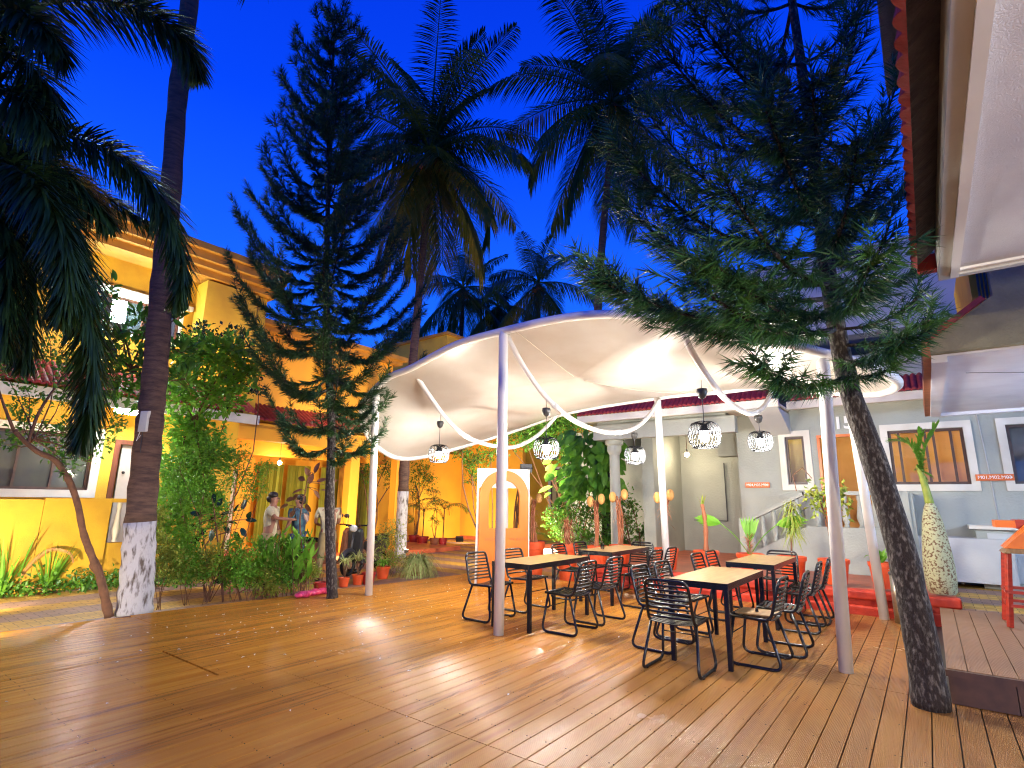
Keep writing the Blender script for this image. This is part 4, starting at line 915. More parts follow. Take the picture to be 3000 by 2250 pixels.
# tall palm trunk at left, crown above the frame
b = atz(288,1330,-.1)+np.array([-.12,.05,0]); tl = [b]+[atb(px,py,b) for px,py in ((298,1230),(305,1110),(322,930),(334,820),(352,600),(368,430),(385,200),(410,0),(430,-250),(445,-500))]
PL_ = coconut('thick palm trunk with white painted foot at the left deck edge', tl, .22,.125, 16, 4.2, 31, lo=-.2, dryf=0, painted=atb(300,1120,b)[2])
p = atb(332,908,b)+CM[:,2]*.20; jb = thing('junction_box','pale junction box strapped to the left palm trunk','box',p)
MB().obox(p, CM[:,0]*.055, np.array([0,0,.15]), CM[:,2]*.035).build('housing','palegray',jb,bevel=.008); MB().tube([p+np.array([0,0,-.15]),p+np.array([.01,0,-.4]),atb(333,1040,b)+CM[:,2]*.16,atb(338,1150,b)+CM[:,2]*.18,atb(330,1290,b)+CM[:,2]*.2],.006,5).build('cable','dark',jb)
MB().tube([p+CM[:,0]*-.04+np.array([0,0,-.15]),p+CM[:,0]*-.07+np.array([0,0,-.28]),p+CM[:,0]*-.02+np.array([0,0,-.2])],.005,5).build('wire_loop','letter',jb)
# foxtail palms leaning in from the left
def foxtail(label, root, fr, m='needle', seed=40, ll=.42, dn=270):
    global rng; rng = np.random.default_rng(seed); t_ = thing('foxtail_palm',label,'palm tree',root)
    MB().tube(smooth_pts([root,(root[0]+.1,root[1],root[2]+2.5),atd(*fr[0][0])],30),np.linspace(.14,.08,30),12).build('trunk','palmbark',t_,smooth=True)
    for pth in fr:
        P = smooth_pts([atd(*q) for q in pth],22); f = Fol(); L = np.linalg.norm(np.diff(P,axis=0),axis=1).sum(); n = int(dn*L/2)
        leaflets(f,P,n,ll,.024,.35,plum=True,fwd=1.0); o_ = f.build('frond',m,t_); MB().tube(P,np.linspace(.02,.004,22),5).build('rachis','palm',o_)
    return t_
M['fox'] = leafmat('foxtail_leaflets',(.016,.045,.018),(.035,.085,.022),.42,scale=3,trans=.15)
foxtail('foxtail palm whose fronds sweep across the upper left corner', np.array([-6.2,-.6,-.15]), [
    [(-90,160,5.2),(-10,60,5.2),(120,5,5.3),(250,5,5.4),(350,45,5.5),(408,100,5.6),(428,160,5.7)],
    [(-90,160,5.2),(-20,110,5.1),(60,140,5.1),(105,200,5.1),(118,250,5.1)],
    [(-90,170,5.2),(0,190,5.0),(70,235,5.0),(110,290,5.0)],
    [(-90,140,5.2),(-30,20,5.0),(60,-60,5.0),(200,-110,5.1),(330,-90,5.2)],
    [(-90,150,5.2),(-60,60,4.8),(20,20,4.7),(90,60,4.7),(130,110,4.7)]],'fox',41)
foxtail('foxtail palm whose fronds droop in front of the yellow house', np.array([-7.2,-.2,-.15]), [
    [(-110,330,5.8),(-20,275,5.8),(90,282,5.9),(200,310,6.0),(290,360,6.1),(350,430,6.2),(385,520,6.3),(395,600,6.3),(380,660,6.3)],
    [(-110,330,5.8),(0,310,5.6),(110,350,5.6),(190,420,5.7),(240,480,5.8)],
    [(-110,340,5.8),(-10,330,5.5),(60,420,5.5),(75,560,5.5),(60,700,5.5),(50,790,5.5)],
    [(-110,340,5.8),(10,330,5.3),(110,400,5.3),(160,520,5.4),(190,660,5.4),(200,800,5.5),(190,900,5.5),(170,960,5.5)],
    [(-110,350,5.8),(-40,380,5.3),(10,500,5.2),(15,640,5.2),(5,760,5.2)],
    [(-110,330,5.8),(-30,340,5.2),(60,380,5.0),(130,480,5.0),(150,600,5.0),(130,690,5.0)],
    [(-110,320,5.8),(-40,300,5.9),(60,330,6.2),(160,390,6.4),(250,440,6.5),(330,490,6.6)]],'fox',43,dn=270)
rng = np.random.default_rng(77)
# crooked small tree at left
b = atz(236,1334,-.1); tp = [b]+[atb(px,py,b) for px,py in ((222,1270),(213,1235),(198,1200),(180,1150),(168,1090),(150,1040),(120,995),(85,978),(55,955),(30,930))]
tr = thing('crooked_tree','small crooked tree with brown curved trunk left of the palm trunk','tree',b)
tm = MB(); tm.tube(smooth_pts(tp,50),np.linspace(.055,.026,50)*(1+rng.normal(size=50)*.05),12); tm.tube(smooth_pts([atb(213,1240,b),atb(200,1225,b),atb(196,1218,b)],6),[.035,.033,.03,.03,.025,.02],8)
tm.tube(smooth_pts([atb(60,960,b),atb(80,900,b),atb(110,850,b),atb(150,800,b)],12),np.linspace(.022,.01,12),8); tm.tube(smooth_pts([atb(30,930,b),atb(10,880,b),atb(-10,820,b)],8),np.linspace(.02,.01,8),8); tm.build('trunk','twig',tr,smooth=True)
d = DEP(b)
cluster_plant('','','',b,[(20,800,50,150,d),(60,860,45,170,d),(110,760,55,190,d),(130,840,45,150,d),(60,920,35,110,d),(150,930,38,130,d),(200,960,40,110,d),(100,950,40,110,d),(20,960,25,60,d),(250,920,28,70,d),(185,1000,30,60,d),(140,1005,25,50,d)],'leaf',.075,'leaves',.55,sr=.010,root=tr,origin_pt=atb(70,950,b),parts=('foliage','twigs'))
# plumeria-like tree by the bright lamp
b = atz(300,1150,-.15)*0+np.array([-10.6,3.4,-.15]); d = DEP(b)
cluster_plant('leafy_tree','broad leaved tree glowing teal and green around the bright upper lamp','tree',b,[(230,640,40,70,d),(200,700,45,110,d),(260,740,55,170,d),(320,700,40,90,d),(390,760,35,90,d),(340,800,45,130,d),(260,820,50,130,d),(200,790,45,110,d),(310,860,35,70,d),(375,690,22,40,d),(400,820,30,60,d)],'leaf',.17,'rounds',.38,sr=.02,up=.5,parts=('crown','trunk'),origin_pt=atd(290,800,d))
# flowering vine on the corner of the yellow house
DENS = 1.3
b = np.array([-11.3,4.55,-.15]); d = DEP(b)
cluster_plant('climbing_vine','bright green climbing vine hanging over the corner beside the palm trunk','vine',b,[(440,770,50,420,d),(500,760,45,330,d),(400,850,50,300,d),(470,850,50,420,d),(420,930,50,520,d),(400,1000,48,560,d),(455,990,38,300,d),(380,1070,42,460,d),(430,1060,40,360,d),(370,1130,36,300,d),(540,800,30,120,d),(455,1105,30,200,d)],'leafb',.13,'leaves',.6,sr=.014,parts=('foliage','stem'),origin_pt=atd(420,900,d))
b = np.array([-12.2,5.2,-.15]); d = DEP(b)
cluster_plant('dark_creeper','dark small leaved creeper under the upper bay of the yellow house','vine',b,[(430,730,35,170,d),(480,740,35,170,d),(400,780,30,110,d),(520,790,30,100,d),(370,840,30,90,d),(510,850,28,90,d),(560,830,20,50,d)],'leafd',.10,'leaves',.6,sr=.02,parts=('foliage','stem'))
DENS = 1.35
b = atz(448,1300,-.12); d = DEP(b)
cluster_plant('fine_leaved_shrub','tall fine leaved shrub with yellowish specks behind the rubber plant','shrub',b,[(400,1010,45,420),(450,980,40,380),(500,1030,48,440),(440,1070,50,480),(380,1080,36,260),(540,1060,30,200),(520,990,30,180),(560,1020,22,90),(470,1130,36,220),(580,1010,16,50)],'leafb',.055,'leaves',.5,sr=.008)
for (px,py,cl,m,sz,lab) in ((342,1318,[(345,1180,26,120),(335,1215,26,120),(365,1240,24,110),(330,1150,20,70),(375,1200,22,80),(352,1110,16,50)],'leafy',.05,'wispy pale green shrub against the white painted palm foot'),
    (405,1308,[(400,1180,28,170),(395,1215,30,170),(415,1150,24,110),(375,1230,24,100),(420,1245,20,80)],'leaf',.05,'green bush with thin stems left of the rubber plant'),
    (445,1305,[(450,1200,24,120),(440,1240,20,90),(470,1225,20,80)],'leafy',.05,'low yellow green bush at the rubber plant stem'),
    (495,1300,[(500,1225,26,110),(485,1250,24,100),(515,1255,24,100),(475,1215,18,60)],'leafb',.05,'low bright bush right of the rubber plant stem'),
    (580,1294,[(575,1240,26,120),(595,1262,22,90),(560,1262,22,90)],'leafy',.05,'low speckled bush before the canna clumps'),
    (635,1288,[(632,1180,22,90),(640,1215,22,90),(628,1250,20,80)],'leafb',.055,'bright bush right of the canna clumps'),
    (540,1298,[(520,1200,24,120),(545,1215,26,130),(530,1240,24,110),(560,1180,22,90),(500,1175,18,70)],'leafy',.048,'yellow speckled bush between the rubber plant and the canna leaves'),
    (600,1290,[(600,1190,24,110),(610,1230,24,110),(585,1215,20,90),(632,1210,22,80)],'leaf',.055,'small green bush among the canna leaves'),
    (660,1285,[(655,1220,20,110),(672,1240,18,80),(648,1250,16,60)],'leafy',.045,'pale green bush left of the tall pine trunk')):
    b = atz(px,py,-.12); DENS = 3.2; cluster_plant('bed_shrub',lab,'shrub',b,[(c_[0],c_[1],c_[2]*1.15,c_[3]) for c_ in cl],'leafb' if px in (405,540,600) else m,sz*1.25,'leaves',.5,sr=.005,group='bushes along the left deck edge')
DENS = 1.3
# rubber plants: big dark leaves
def rubber(label, px, py, stem_px, leaves_px, size, m='leafd', group=None):
    b = atz(px,py,-.12); t_ = thing('rubber_plant',label,'plant',b,group=group); f = Fol(); sm = MB(); P = smooth_pts([b]+[atb(a,c,b) for a,c in stem_px],20); sm.tube(P,np.linspace(.018,.008,20),8)
    for a,c,dx,dy in leaves_px:
        p = atb(a,c,b)+CM[:,2]*rng.uniform(-.12,.12); D = unit(CM[:,0]*dx-CM[:,1]*dy+CM[:,2]*rng.uniform(-.5,.5)); Nn = unit(CM[:,2]*.8+np.array([0,0,1.])*.6+rv(1)[0]*.5)
        i = np.linalg.norm(P-p,axis=1).argmin(); sm.tube([P[i],(P[i]+p)/2+np.array([0,0,.01]),p],[.006,.005,.004],5)
        f.rounds(p[None],D[None],Nn[None],[size*rng.uniform(.85,1.15)],[size*.5],.12)
    f.build('foliage',m,t_); sm.build('stem','twig',t_,smooth=True); return t_
rubber('dark rubber plant with big glossy leaves standing tall at the deck edge',482,1300,[(476,1220),(468,1150),(462,1100),(457,1075)],[(455,1090,-.2,-1),(470,1095,.3,-1),(440,1110,-1,-.3),(480,1110,1,-.3),(430,1130,-1,.5),(455,1120,-.8,.8),(490,1130,1,.2),(500,1110,.5,-1),(515,1105,.3,-1),(525,1125,1,.1),(520,1140,.8,.9),(505,1150,.3,1),(480,1140,.6,.6),(440,1145,-.9,.9),(425,1160,-.7,1),(465,1140,.1,.9),(535,1120,.6,-.9),(450,1160,-.5,1)],.17)
rubber('low rubber plant with few broad dark leaves at the deck edge',520,1296,[(512,1270),(505,1245),(500,1230)],[(490,1235,-1,-.2),(500,1225,-.4,-1),(530,1240,1,-.2),(545,1250,1,.7),(480,1250,-1,.5),(520,1250,.6,.4),(510,1235,.3,-.8),(560,1262,.9,.6)],.17)
rubber('bronze leaved rubber plant on a tall thin stem left of the pine trunk',650,1288,[(652,1200),(648,1120),(660,1060),(668,1020)],[(665,1030,-.3,-1),(675,1025,.3,-1),(655,1040,-1,-.4),(685,1040,1,-.3),(660,1055,-.9,.2),(690,1060,1,.2),(675,1060,.5,.8),(650,1065,-.8,.7),(640,1075,-1,.2),(645,1090,-.6,.9),(665,1085,.3,1),(625,1090,-1,.3),(635,1105,-.8,.8),(655,1110,.5,.9),(670,1045,.1,-1),(700,1050,1,-.5)],.19,'reddish')
# canna / heliconia: bright upright blades
def blade_plant(name, label, base, n, L, w, spread, droop, m, group=None, stem=None, cat='plant', up=1., seg=6, root=None, h0=0, part='foliage'):
    t_ = root or thing(name,label,cat,base,group=group); f = Fol(); a = rng.uniform(0,2*pi,n); s_ = spread*rng.uniform(.25,1,n)
    D = unit(np.stack([np.cos(a)*s_,np.sin(a)*s_,np.full(n,up)],1)); P = np.array(base)+np.array([0,0,h0])+np.stack([np.cos(a),np.sin(a),a*0],1)*.02
    f.blades(P,D,L*rng.uniform(.65,1.15,n),w,droop*rng.uniform(.5,1.4,n),seg); f.build(part,m,t_); return t_
for k,(px,py,n,L,lab) in enumerate(((560,1292,9,.75,'bright canna clump with upright leaves, left one'),(600,1290,11,.95,'bright canna clump with upright leaves, tallest middle one'),(640,1288,10,.9,'bright canna clump with upright leaves, beside the bronze rubber plant'))):
    b = atz(px,py,-.12); t_ = thing('canna',lab,'plant',b,group='canna clumps at the deck edge'); f = Fol(); sm = MB()
    for i in range(n):
        h = L*rng.uniform(.5,1.1); x_ = b+np.array([*rng.normal(size=2)*.10,0]); tp_ = x_+np.array([*rng.normal(size=2)*.08,h]); sm.tube([x_,(x_+tp_)/2,tp_],[.008,.006,.004],5)
        for q in range(4):
            z = x_+(tp_-x_)*(.45+.17*q); D = unit(rv(1)[0]*np.array([1,1,.2])+np.array([0,0,.9])); f.rounds(z[None],D[None],(unit(np.cross(D,[D[1],-D[0],.3])))[None],[.26],[.085],.1)
    f.build('foliage','leafb',t_); sm.build('stem','twig',t_)
# far left bed: strap leaved clumps, ground cover, dry spathe
for (px,py,n,L,lab) in ((25,1284,44,1.05,'tall strap leaved clump at the far left edge'),(100,1280,40,.85,'strap leaved clump right of the tallest one'),(0,1292,26,.9,'strap leaved clump cut by the left frame edge')):
    b = atz(px,py,-.15); blade_plant('strap_plant',lab,b,n,L*1.15,.03,.45,.22,'leafb',group='strap leaved plants below the yellow porch')
b = atz(60,1284,-.15); d = DEP(b); gf = Fol(); n = 2600; q = b+(rng.random((n,1))-.45)*np.array([1.1,4.4,0])+rng.normal(size=(n,3))*np.array([.3,.12,.05]); q[:,2] = -.13+np.abs(rng.normal(size=n))*.13
gf.leaves(q,unit(rv(n)+np.array([0,0,.6])),unit(rv(n)*.6+np.array([0,0,1.])),.09*rng.uniform(.6,1.3,n),.055); o_ = gf.build('ground_cover','leaf'); o_['kind'] = 'stuff'; tag(o_,'low green ivy covering the bed below the yellow porch','ground cover')
sp_ = smooth_pts([atz(130,1275,-.1),atb(45,1262,b),atb(70,1215,b),atb(110,1188,b),atb(150,1195,b),atb(158,1215,b)],24); o_ = MB().tube(sp_,np.concatenate([np.linspace(.01,.035,12),np.linspace(.035,.015,12)]),6).build('dry_spathe','husk'); tag(o_,'curled dry brown palm spathe lying in the left bed','dry leaf')
def pot(loc, r, h, m, label, group=None, cat='plant pot'):
    t_ = thing('plant_pot',label,cat,loc,group=group); MB().lathe([(0,.003),(r*.70,.003),(r*.72,.01),(r*.93,h*.82),(r*1.02,h*.83),(r*1.04,h*.99),(r,h),(r*.93,h*.99),(r*.90,h*.88)],loc,24).build('shell',m,t_,smooth=False); MB().lathe([(0,h*.89),(r*.91,h*.88)],loc,24).build('soil','soil',t_); return t_
b = atz(238,1262,-.15); pot(b,.12,.2,'pot2','red pot below the variegated plant beside the left palm foot')
blade_plant('variegated_plant','cream striped bushy plant in a red pot beside the left palm foot',b+np.array([0,0,.45]),70,.42,.022,.9,.7,'varieg',up=1.)
# pots at the middle left
for (px,py,r,m,lab,kind) in ((690,1282,.10,'pot2','small red pot left of the tall pine trunk','sprig'),(742,1268,.09,'pot','orange pot just right of the tall pine trunk','spiky'),(772,1263,.10,'pot','orange pot left of the leftmost canopy post','spiky'),(795,1262,.12,'pot2','crimson pot directly behind the leftmost canopy post','spiky'),(826,1250,.13,'pot','orange pot right of the leftmost canopy post','fern')):
    b = atz(px,py,-.02 if px > 730 else -.12); b[2] = -.149 if px < 730 else -.149; b = atz(px,py,-.149) ; pot(b,r*1.15,r*1.9,m,lab,'pots by the leftmost canopy post')
    T = b+np.array([0,0,r*1.9]); sfx = lab.replace('pot ','pot standing ').split(' pot ')[1]
    if kind == 'spiky':
        t_ = blade_plant('spiky_plant','pale spiky dracaena growing in the '+lab.split(' pot')[0]+' pot '+sfx,T+np.array([0,0,.25]),60,.38,.018,1.0,.7,'varieg')
        sm = MB(); [stems_tube(sm,T,T+np.array([*rng.normal(size=2)*.05,.3]),.01,.006) for _ in range(4)]; sm.build('stem','twig',t_)
    elif kind == 'fern': blade_plant('fern','arching green fern in the orange pot beside the canopy post',T,46,.5,.03,.9,.8,'leafb')
    else: cluster_plant('seedling','thin seedling in the small red pot by the pine','plant',T,[(692,1230,10,26),(695,1205,9,20)],'leaf',.05,sr=.004)
b = atz(845,1246,-.149); cluster_plant('round_bush','round green bush behind the leftmost canopy post','shrub',b,[(842,1150,26,330),(850,1180,28,330),(838,1200,24,260),(860,1210,20,180),(825,1170,18,120)],'leafy',.05,'leaves',.45,sr=.008)
b = atz(900,1244,-.149); pot(b,.17,.26,'pot2','crimson pot under the big striped spider plant'); blade_plant('spider_plant','large spilling cream striped spider plant at the deck corner',b+np.array([0,0,.28]),420,.85,.018,1.3,1.3,'varieg',seg=6,up=1.)
for i,(px,py,r,m) in enumerate(((893,1176,.20,'pot2'),(912,1180,.22,'pot2'),(938,1184,.17,'terracotta'),(956,1184,.15,'pot2'),(888,1160,.20,'pot2'))):
    b = atz(px,py,-.149); lab = ('crimson pot nearest the coconut foot','wide crimson pot below the feathery palm','brown clay pot by the yellow wall','smallest crimson pot by the yellow wall','crimson pot half behind the others at the coconut foot')[i]
    pot(b,r,.34,m,lab,'pots at the yellow courtyard wall'); T = b+np.array([0,0,.3])
    if i in (1,3): 
        t_ = thing('areca_palm',('feathery palm arching over the wide crimson pot','slim feathery palm in the smallest crimson pot')[i//2],'potted palm',T,group='potted palms at the yellow courtyard wall'); f = Fol(); sm = MB()
        for k in range(7):
            P = frond_pts(T+np.array([0,0,.9 if i == 1 else 1.0]),k*.9+i,1.2-.1*k,1.1,1.9,9); leaflets(f,P,24,.24,.018,.4); sm.tube(P,.008,4)
        sm.tube([T,T+np.array([.02,0,1.0])],.02,6); f.build('foliage','leafb',t_); sm.build('stem','twig',t_)
    else: cluster_plant('potted_shrub',('leafy shrub in the pot nearest the coconut foot','','wiry shrub in the brown clay pot','','tall stemmed shrub behind the pots at the coconut foot')[i],'shrub',T,[(px-2,1060,14,90),(px+6,1090,14,90),(px,1120,12,60)],'leafy',.08,sr=.015,group='shrubs at the yellow courtyard wall')
# small leafy trees in front of the yellow walls
for (px,py,cl,lab) in ((800,1190,[(800,1000,22,150),(780,1020,24,150),(830,1010,24,150),(850,1040,22,140),(768,1050,18,80)],'small tree with slanted trunk behind the leftmost canopy post'),
    (893,1170,[(885,1010,22,200),(905,1020,26,260),(920,1040,20,160),(900,1050,22,160),(880,1040,18,120)],'dense topped small tree right of the coconut foot'),
    (1062,1210,[(1000,970,22,130),(1030,990,26,170),(1010,1000,20,110),(1060,980,22,130),(1020,1030,18,90),(1050,1020,14,70)],'slender tree reaching over the orange arch')):
    b = atz(px,py,-.149); cluster_plant('small_tree',lab,'tree',b,cl,'leaf',.10,'leaves',.45,sr=.03,group='small courtyard trees',parts=('crown','trunk'))
# climbing roots seen through the arch
b = np.array([-7.3,9.9,-.149]); rt = thing('root_tangle','twisted brown aerial roots seen through the orange arch','plant',b); sm = MB()
for k in range(9):
    x0 = rng.uniform(-.22,.22); sm.tube(smooth_pts([b+np.array([x0,rng.uniform(-.1,.1),0]),b+np.array([x0+rng.uniform(-.1,.1),0,.7]),b+np.array([x0*.5+rng.uniform(-.15,.15),0,1.5]),b+np.array([x0+rng.uniform(-.2,.2),0,2.2])],16),rng.uniform(.015,.035),6)
sm.build('roots','twig',rt,smooth=True)
# ledge pots and what grows in them
LP_ = [(1155,1165,'orange pot hugging the arch board',0),(1225,1170,'orange pot second from the arch board',1),(1290,1175,'wide orange pot before the green hedge',2),(1340,1178,'orange pot between the hedge pot and the gray column',2),(1440,1190,'orange pot at the middle canopy post',2),(1525,1190,'orange pot with a single dry shoot',3),(1620,1192,'orange pot with fan leaved palm',4),(1710,1206,'orange pot with yellow green weeping plant',5),(1800,1203,'large orange pot behind the right front canopy post',6),(1900,1212,'orange pot beside the steel bin',7)]
for px,py,lab,kind in LP_:
    r = .21 if kind != 7 else .15; h = .37; p = aty(px,py,9.82); b = np.array([p[0],9.82,.326 if p[0] > -5.2 else .326]); 
    if p[0] < -5.2: b[2] = -.149; h = .80; 
    r2_ = r; pot(b,r2_,h,'pot',lab,'orange pots along the red ledge'); T = b+np.array([0,0,h*.9]); t_ = None
    if kind in (0,1,2):
        t_ = thing('dried_cycad',('dry tufted cycad in the pot hugging the arch board','dry fountain shaped cycad in the second pot','dry palm with husk discs, '+('before the hedge','left of the gray column','at the middle canopy post')[0 if px == 1290 else 1 if px == 1340 else 2])[kind],'dry plant',T,group='dried plants in the ledge pots')
        sm = MB(); hh = (.95,.55,.95)[kind]
        for k in range(6): sm.tube(smooth_pts([T+np.array([*rng.normal(size=2)*.03,0]),T+np.array([*rng.normal(size=2)*.03,hh*.6]),T+np.array([*rng.normal(size=2)*.07,hh])],8),np.linspace(.024,.012,8),6)
        sm.build('stem','terracotta',t_); f = Fol(); n = (90,150,50)[kind]; z0 = (.35,.25,.55)[kind]; a = rng.uniform(0,2*pi,n)
        f.blades(T+np.stack([a*0,a*0,rng.uniform(z0*.6,hh,n)],1),unit(np.stack([np.cos(a),np.sin(a),rng.uniform(.2,1.6,n)],1)),.26,.012,rng.uniform(.3,1.2,n),4); f.build('foliage','pinkleaf',t_)
        if kind != 1:
            for k in range(2):
                c = T+np.array([(-.12,.13)[k],-.03,hh-.02+.05*k]); hp = MB().ball(c,.085,12,8,(.85,.8,1.25)); hp.ball(c+np.array([.02,-.05,-.03]),.06,10,6,(1.,.7,1.3)); hp.build('husk_pod','husk',t_,smooth=True)
    elif kind == 3:
        t_ = thing('dry_shoot','single dry upright palm shoot with a small green tip','dry plant',T); MB().tube(smooth_pts([T,T+np.array([.02,0,.5]),T+np.array([-.02,0,.82])],12),np.linspace(.045,.03,12)*(1+.15*np.sin(np.arange(12)*2)),8).build('stem','terracotta',t_,smooth=True)
        f = Fol(); f.blades(np.repeat((T+np.array([-.02,0,.78]))[None],5,0),unit(rv(5)*np.array([.5,.3,.1])+np.array([0,0,1.])),.24,.05,.1,4); f.build('tip','leafy',t_)
    elif kind == 4:
        t_ = thing('fan_palm','young fan palm with two wide bright leaves held sideways','potted palm',T); f = Fol(); sm = MB()
        for tip,ww in ((np.array([-.62,0,.58]),.20),(np.array([.62,.0,.60]),.24),(np.array([.03,0,.62]),.16)):
            q = T+tip*.5; D = unit(tip*np.array([1,1,.25])+np.array([0,0,.02])) if abs(tip[0]) > .3 else np.array([0,0,1.]); sm.tube(smooth_pts([T,T+tip*.35+np.array([0,0,.1]),T+tip*.72+np.array([0,0,.08])],8),.008,5)
            q = T+tip*.7+np.array([0,0,.09])
            if abs(tip[0]) > .3:
                for k in range(7): sp2 = (k-3)*.10; D2 = unit(D+np.array([0,0,1.])*sp2); f.rounds(q[None],D2[None],np.array([[0,-.75,.65]]),[.50-.05*abs(k-3)],[.095],.04)
            else:
                for k in range(7): sp2 = (k-3)*.13; D2 = unit(D+np.array([1.,0,0])*sp2); f.rounds((q-np.array([0,0,.3]))[None],D2[None],np.array([[0,-1.,.1]]),[.42],[.06],.05)
        f.build('foliage','leafb',t_); f = Fol(); n = 60; a = rng.uniform(0,2*pi,n); f.blades(T+np.stack([a*0,a*0,rng.uniform(0,.3,n)],1),unit(np.stack([np.cos(a),np.sin(a),rng.uniform(.8,2,n)],1)),.22,.018,.4,3); f.build('dry_sheaths','pinkleaf',t_); sm.build('stem','leafb',t_)
    elif kind == 5:
        t_ = thing('weeping_plant','weeping yellow green dracaena against the gray wall','plant',T); sm = MB(); sm.tube(smooth_pts([T,T+np.array([.03,0,.4]),T+np.array([.06,0,.82])],10),.014,6); sm.build('stem','twig',t_)
        f = Fol(); n = 190; a = rng.uniform(0,2*pi,n); f.blades(T+np.stack([a*0+.06,a*0,rng.uniform(.35,.9,n)],1),unit(np.stack([np.cos(a),np.sin(a),rng.uniform(-.2,1.3,n)],1)),.24,.014,1.2,4); f.build('foliage','leafy',t_)
    elif kind == 6:
        t_ = thing('croton','rust and lime croton on thin stem behind the right front post','plant',T+np.array([0,0,.0])); f = Fol(); sm = MB()
        for dx in (-.14,.16):
            c = T+np.array([dx,0,.95]); n = 90; f.leaves(c+rng.normal(size=(n,3))*np.array([.08,.08,.13]),unit(rv(n)+np.array([0,0,-.5])),rv(n),.12,.05); sm.tube(smooth_pts([T,T+np.array([dx*.3,0,.6]),c+np.array([0,0,.1])],8),.012,5)
        sm.tube([T+np.array([-.42,0,1.05]),T+np.array([-.45,0,1.3]),T+np.array([-.3,0,1.42]),T+np.array([-.18,0,1.25])],.008,5); f.build('foliage','leafy',t_); sm.build('stem','twig',t_)
    else: blade_plant('lily','green lily leaves in the pot beside the steel bin',T,22,.42,.06,.9,.5,'leafb')
# bottle palm
b = np.array([.02,9.85,.326]); bp_t = thing('bottle_palm','bottle palm with swollen speckled trunk right of the leaning trunk','palm tree',b)
M['speck'] = mat('speckled_palm_bark',(.36,.36,.21),.8,(.13,.065,.028),scale=36,bump=.5,bscale=50,lo=.50,hi=.60,detail=12)
MB().lathe([(r_*.84,z_) for r_,z_ in [(.17,0),(.20,.04),(.215,.2),(.215,.35),(.20,.55),(.175,.75),(.145,.95),(.115,1.08),(.085,1.17),(.06,1.22)]],b,22).build('trunk','speck',bp_t,smooth=True)
MB().tube(smooth_pts([b+np.array([0,0,1.2]),b+np.array([-.03,0,1.5]),b+np.array([-.07,0,1.75])],10),np.linspace(.055,.03,10),10).build('crownshaft','leafy',bp_t,smooth=True)
f = Fol(); sm = MB(); c = b+np.array([-.06,0,1.68])
for tgt in ([(1988,1010),(1975,975),(1955,955),(1925,950)],[(1992,1010),(1998,970),(2012,940),(2022,920)],[(1990,1015),(1985,985),(1990,950),(1985,930)]):
    P = smooth_pts([c]+[aty(a_,c_,9.85) for a_,c_ in tgt],14); leaflets(f,P,44,.42,.024,.2); sm.tube(P,np.linspace(.014,.004,14),5)
f.build('fronds','leafb',bp_t); sm.build('frond_ribs','leafy',bp_t)
# green wall behind the ledge
b = np.array([-6.9,13.2,-.15]); d = DEP(b)
mt = thing('monstera','huge monstera climbing a trunk behind the dried plants','climbing plant',b); f = Fol(); sm = MB(); sm.tube(smooth_pts([b,b+np.array([.1,0,2]),b+np.array([0,0,3.6])],12),.12,10)
cl = [(1215+rng.uniform(-25,35),rng.uniform(930,1080)) for _ in range(26)]+[(rng.uniform(1225,1335),rng.uniform(925,1060)) for _ in range(210)]+[(rng.uniform(1240,1350),rng.uniform(1040,1085)) for _ in range(26)]
for (a_,c_) in cl:
    p = atd(a_,c_,d+rng.uniform(-.7,.3)); D = unit(np.array([rng.normal()*.6,-.5,-.75])+CM[:,0]*(a_-1280)/90); Nn = unit(np.array([0,-.8,.6])+rv(1)[0]*.35); f.rounds(p[None],D[None],Nn[None],[rng.uniform(.24,.42)],[rng.uniform(.15,.27)],.12)
f.build('foliage','leaf',mt); sm.build('trunk','bark',mt)
b = np.array([-6.2,13.6,-.15])
cluster_plant('hedge','tall leafy hedge between the far house and the gray column','hedge',b,[(1200,1120,30,420,d),(1240,1110,34,520,d),(1280,1120,34,520,d),(1320,1110,34,460,d),(1355,1130,26,300,d),(1215,1160,24,260,d),(1260,1160,26,320,d),(1310,1165,26,320,d),(1350,1170,20,200,d),(1385,1150,18,200,d),(1300,1080,28,300,d),(1340,1070,24,220,d),(1365,1095,16,130,d)],'leaf',.085,'leaves',.55,sr=.02)
b = np.array([-8.6,14.6,-.15]); d2 = DEP(b)
cluster_plant('overhanging_tree','leafy tree filling the gap under the canopy above the far house','tree',b,[(1130,935,34,600,d2),(1165,915,36,700,d2),(1210,915,36,700,d2),(1250,900,34,600,d2),(1180,950,26,300,d2),(1150,960,22,160,d2),(1090,950,22,160,d2),(1215,985,18,160,d2),(1225,1020,18,200,d2),(1222,1060,17,180,d2)],'leaf',.11,'leaves',.5,sr=.03,parts=('crown','trunk'))
b = np.array([-7.6,11.4,-.149])
for i in range(7):
    p = atz(1133+i*11.5,1152+i*.6,-.1); p = np.array([p[0],p[1],-.149]); pot(p,.24,.4,'pot2',('first','second','third','fourth','fifth','sixth','seventh')[i]+' of seven crimson pots lined up right of the arch','crimson pots lined up before the far house')
    if i in (1,3,5): cluster_plant('potted_tree',('thin tree in the second crimson pot','thin tree in the fourth crimson pot','thin tree in the sixth crimson pot')[i//2],'tree',p+np.array([0,0,.35]),[(1133+i*11.5,1080,14,120),(1138+i*11.5,1100,12,80)],'leafy',.10,sr=.02,group='thin trees in the crimson pots')
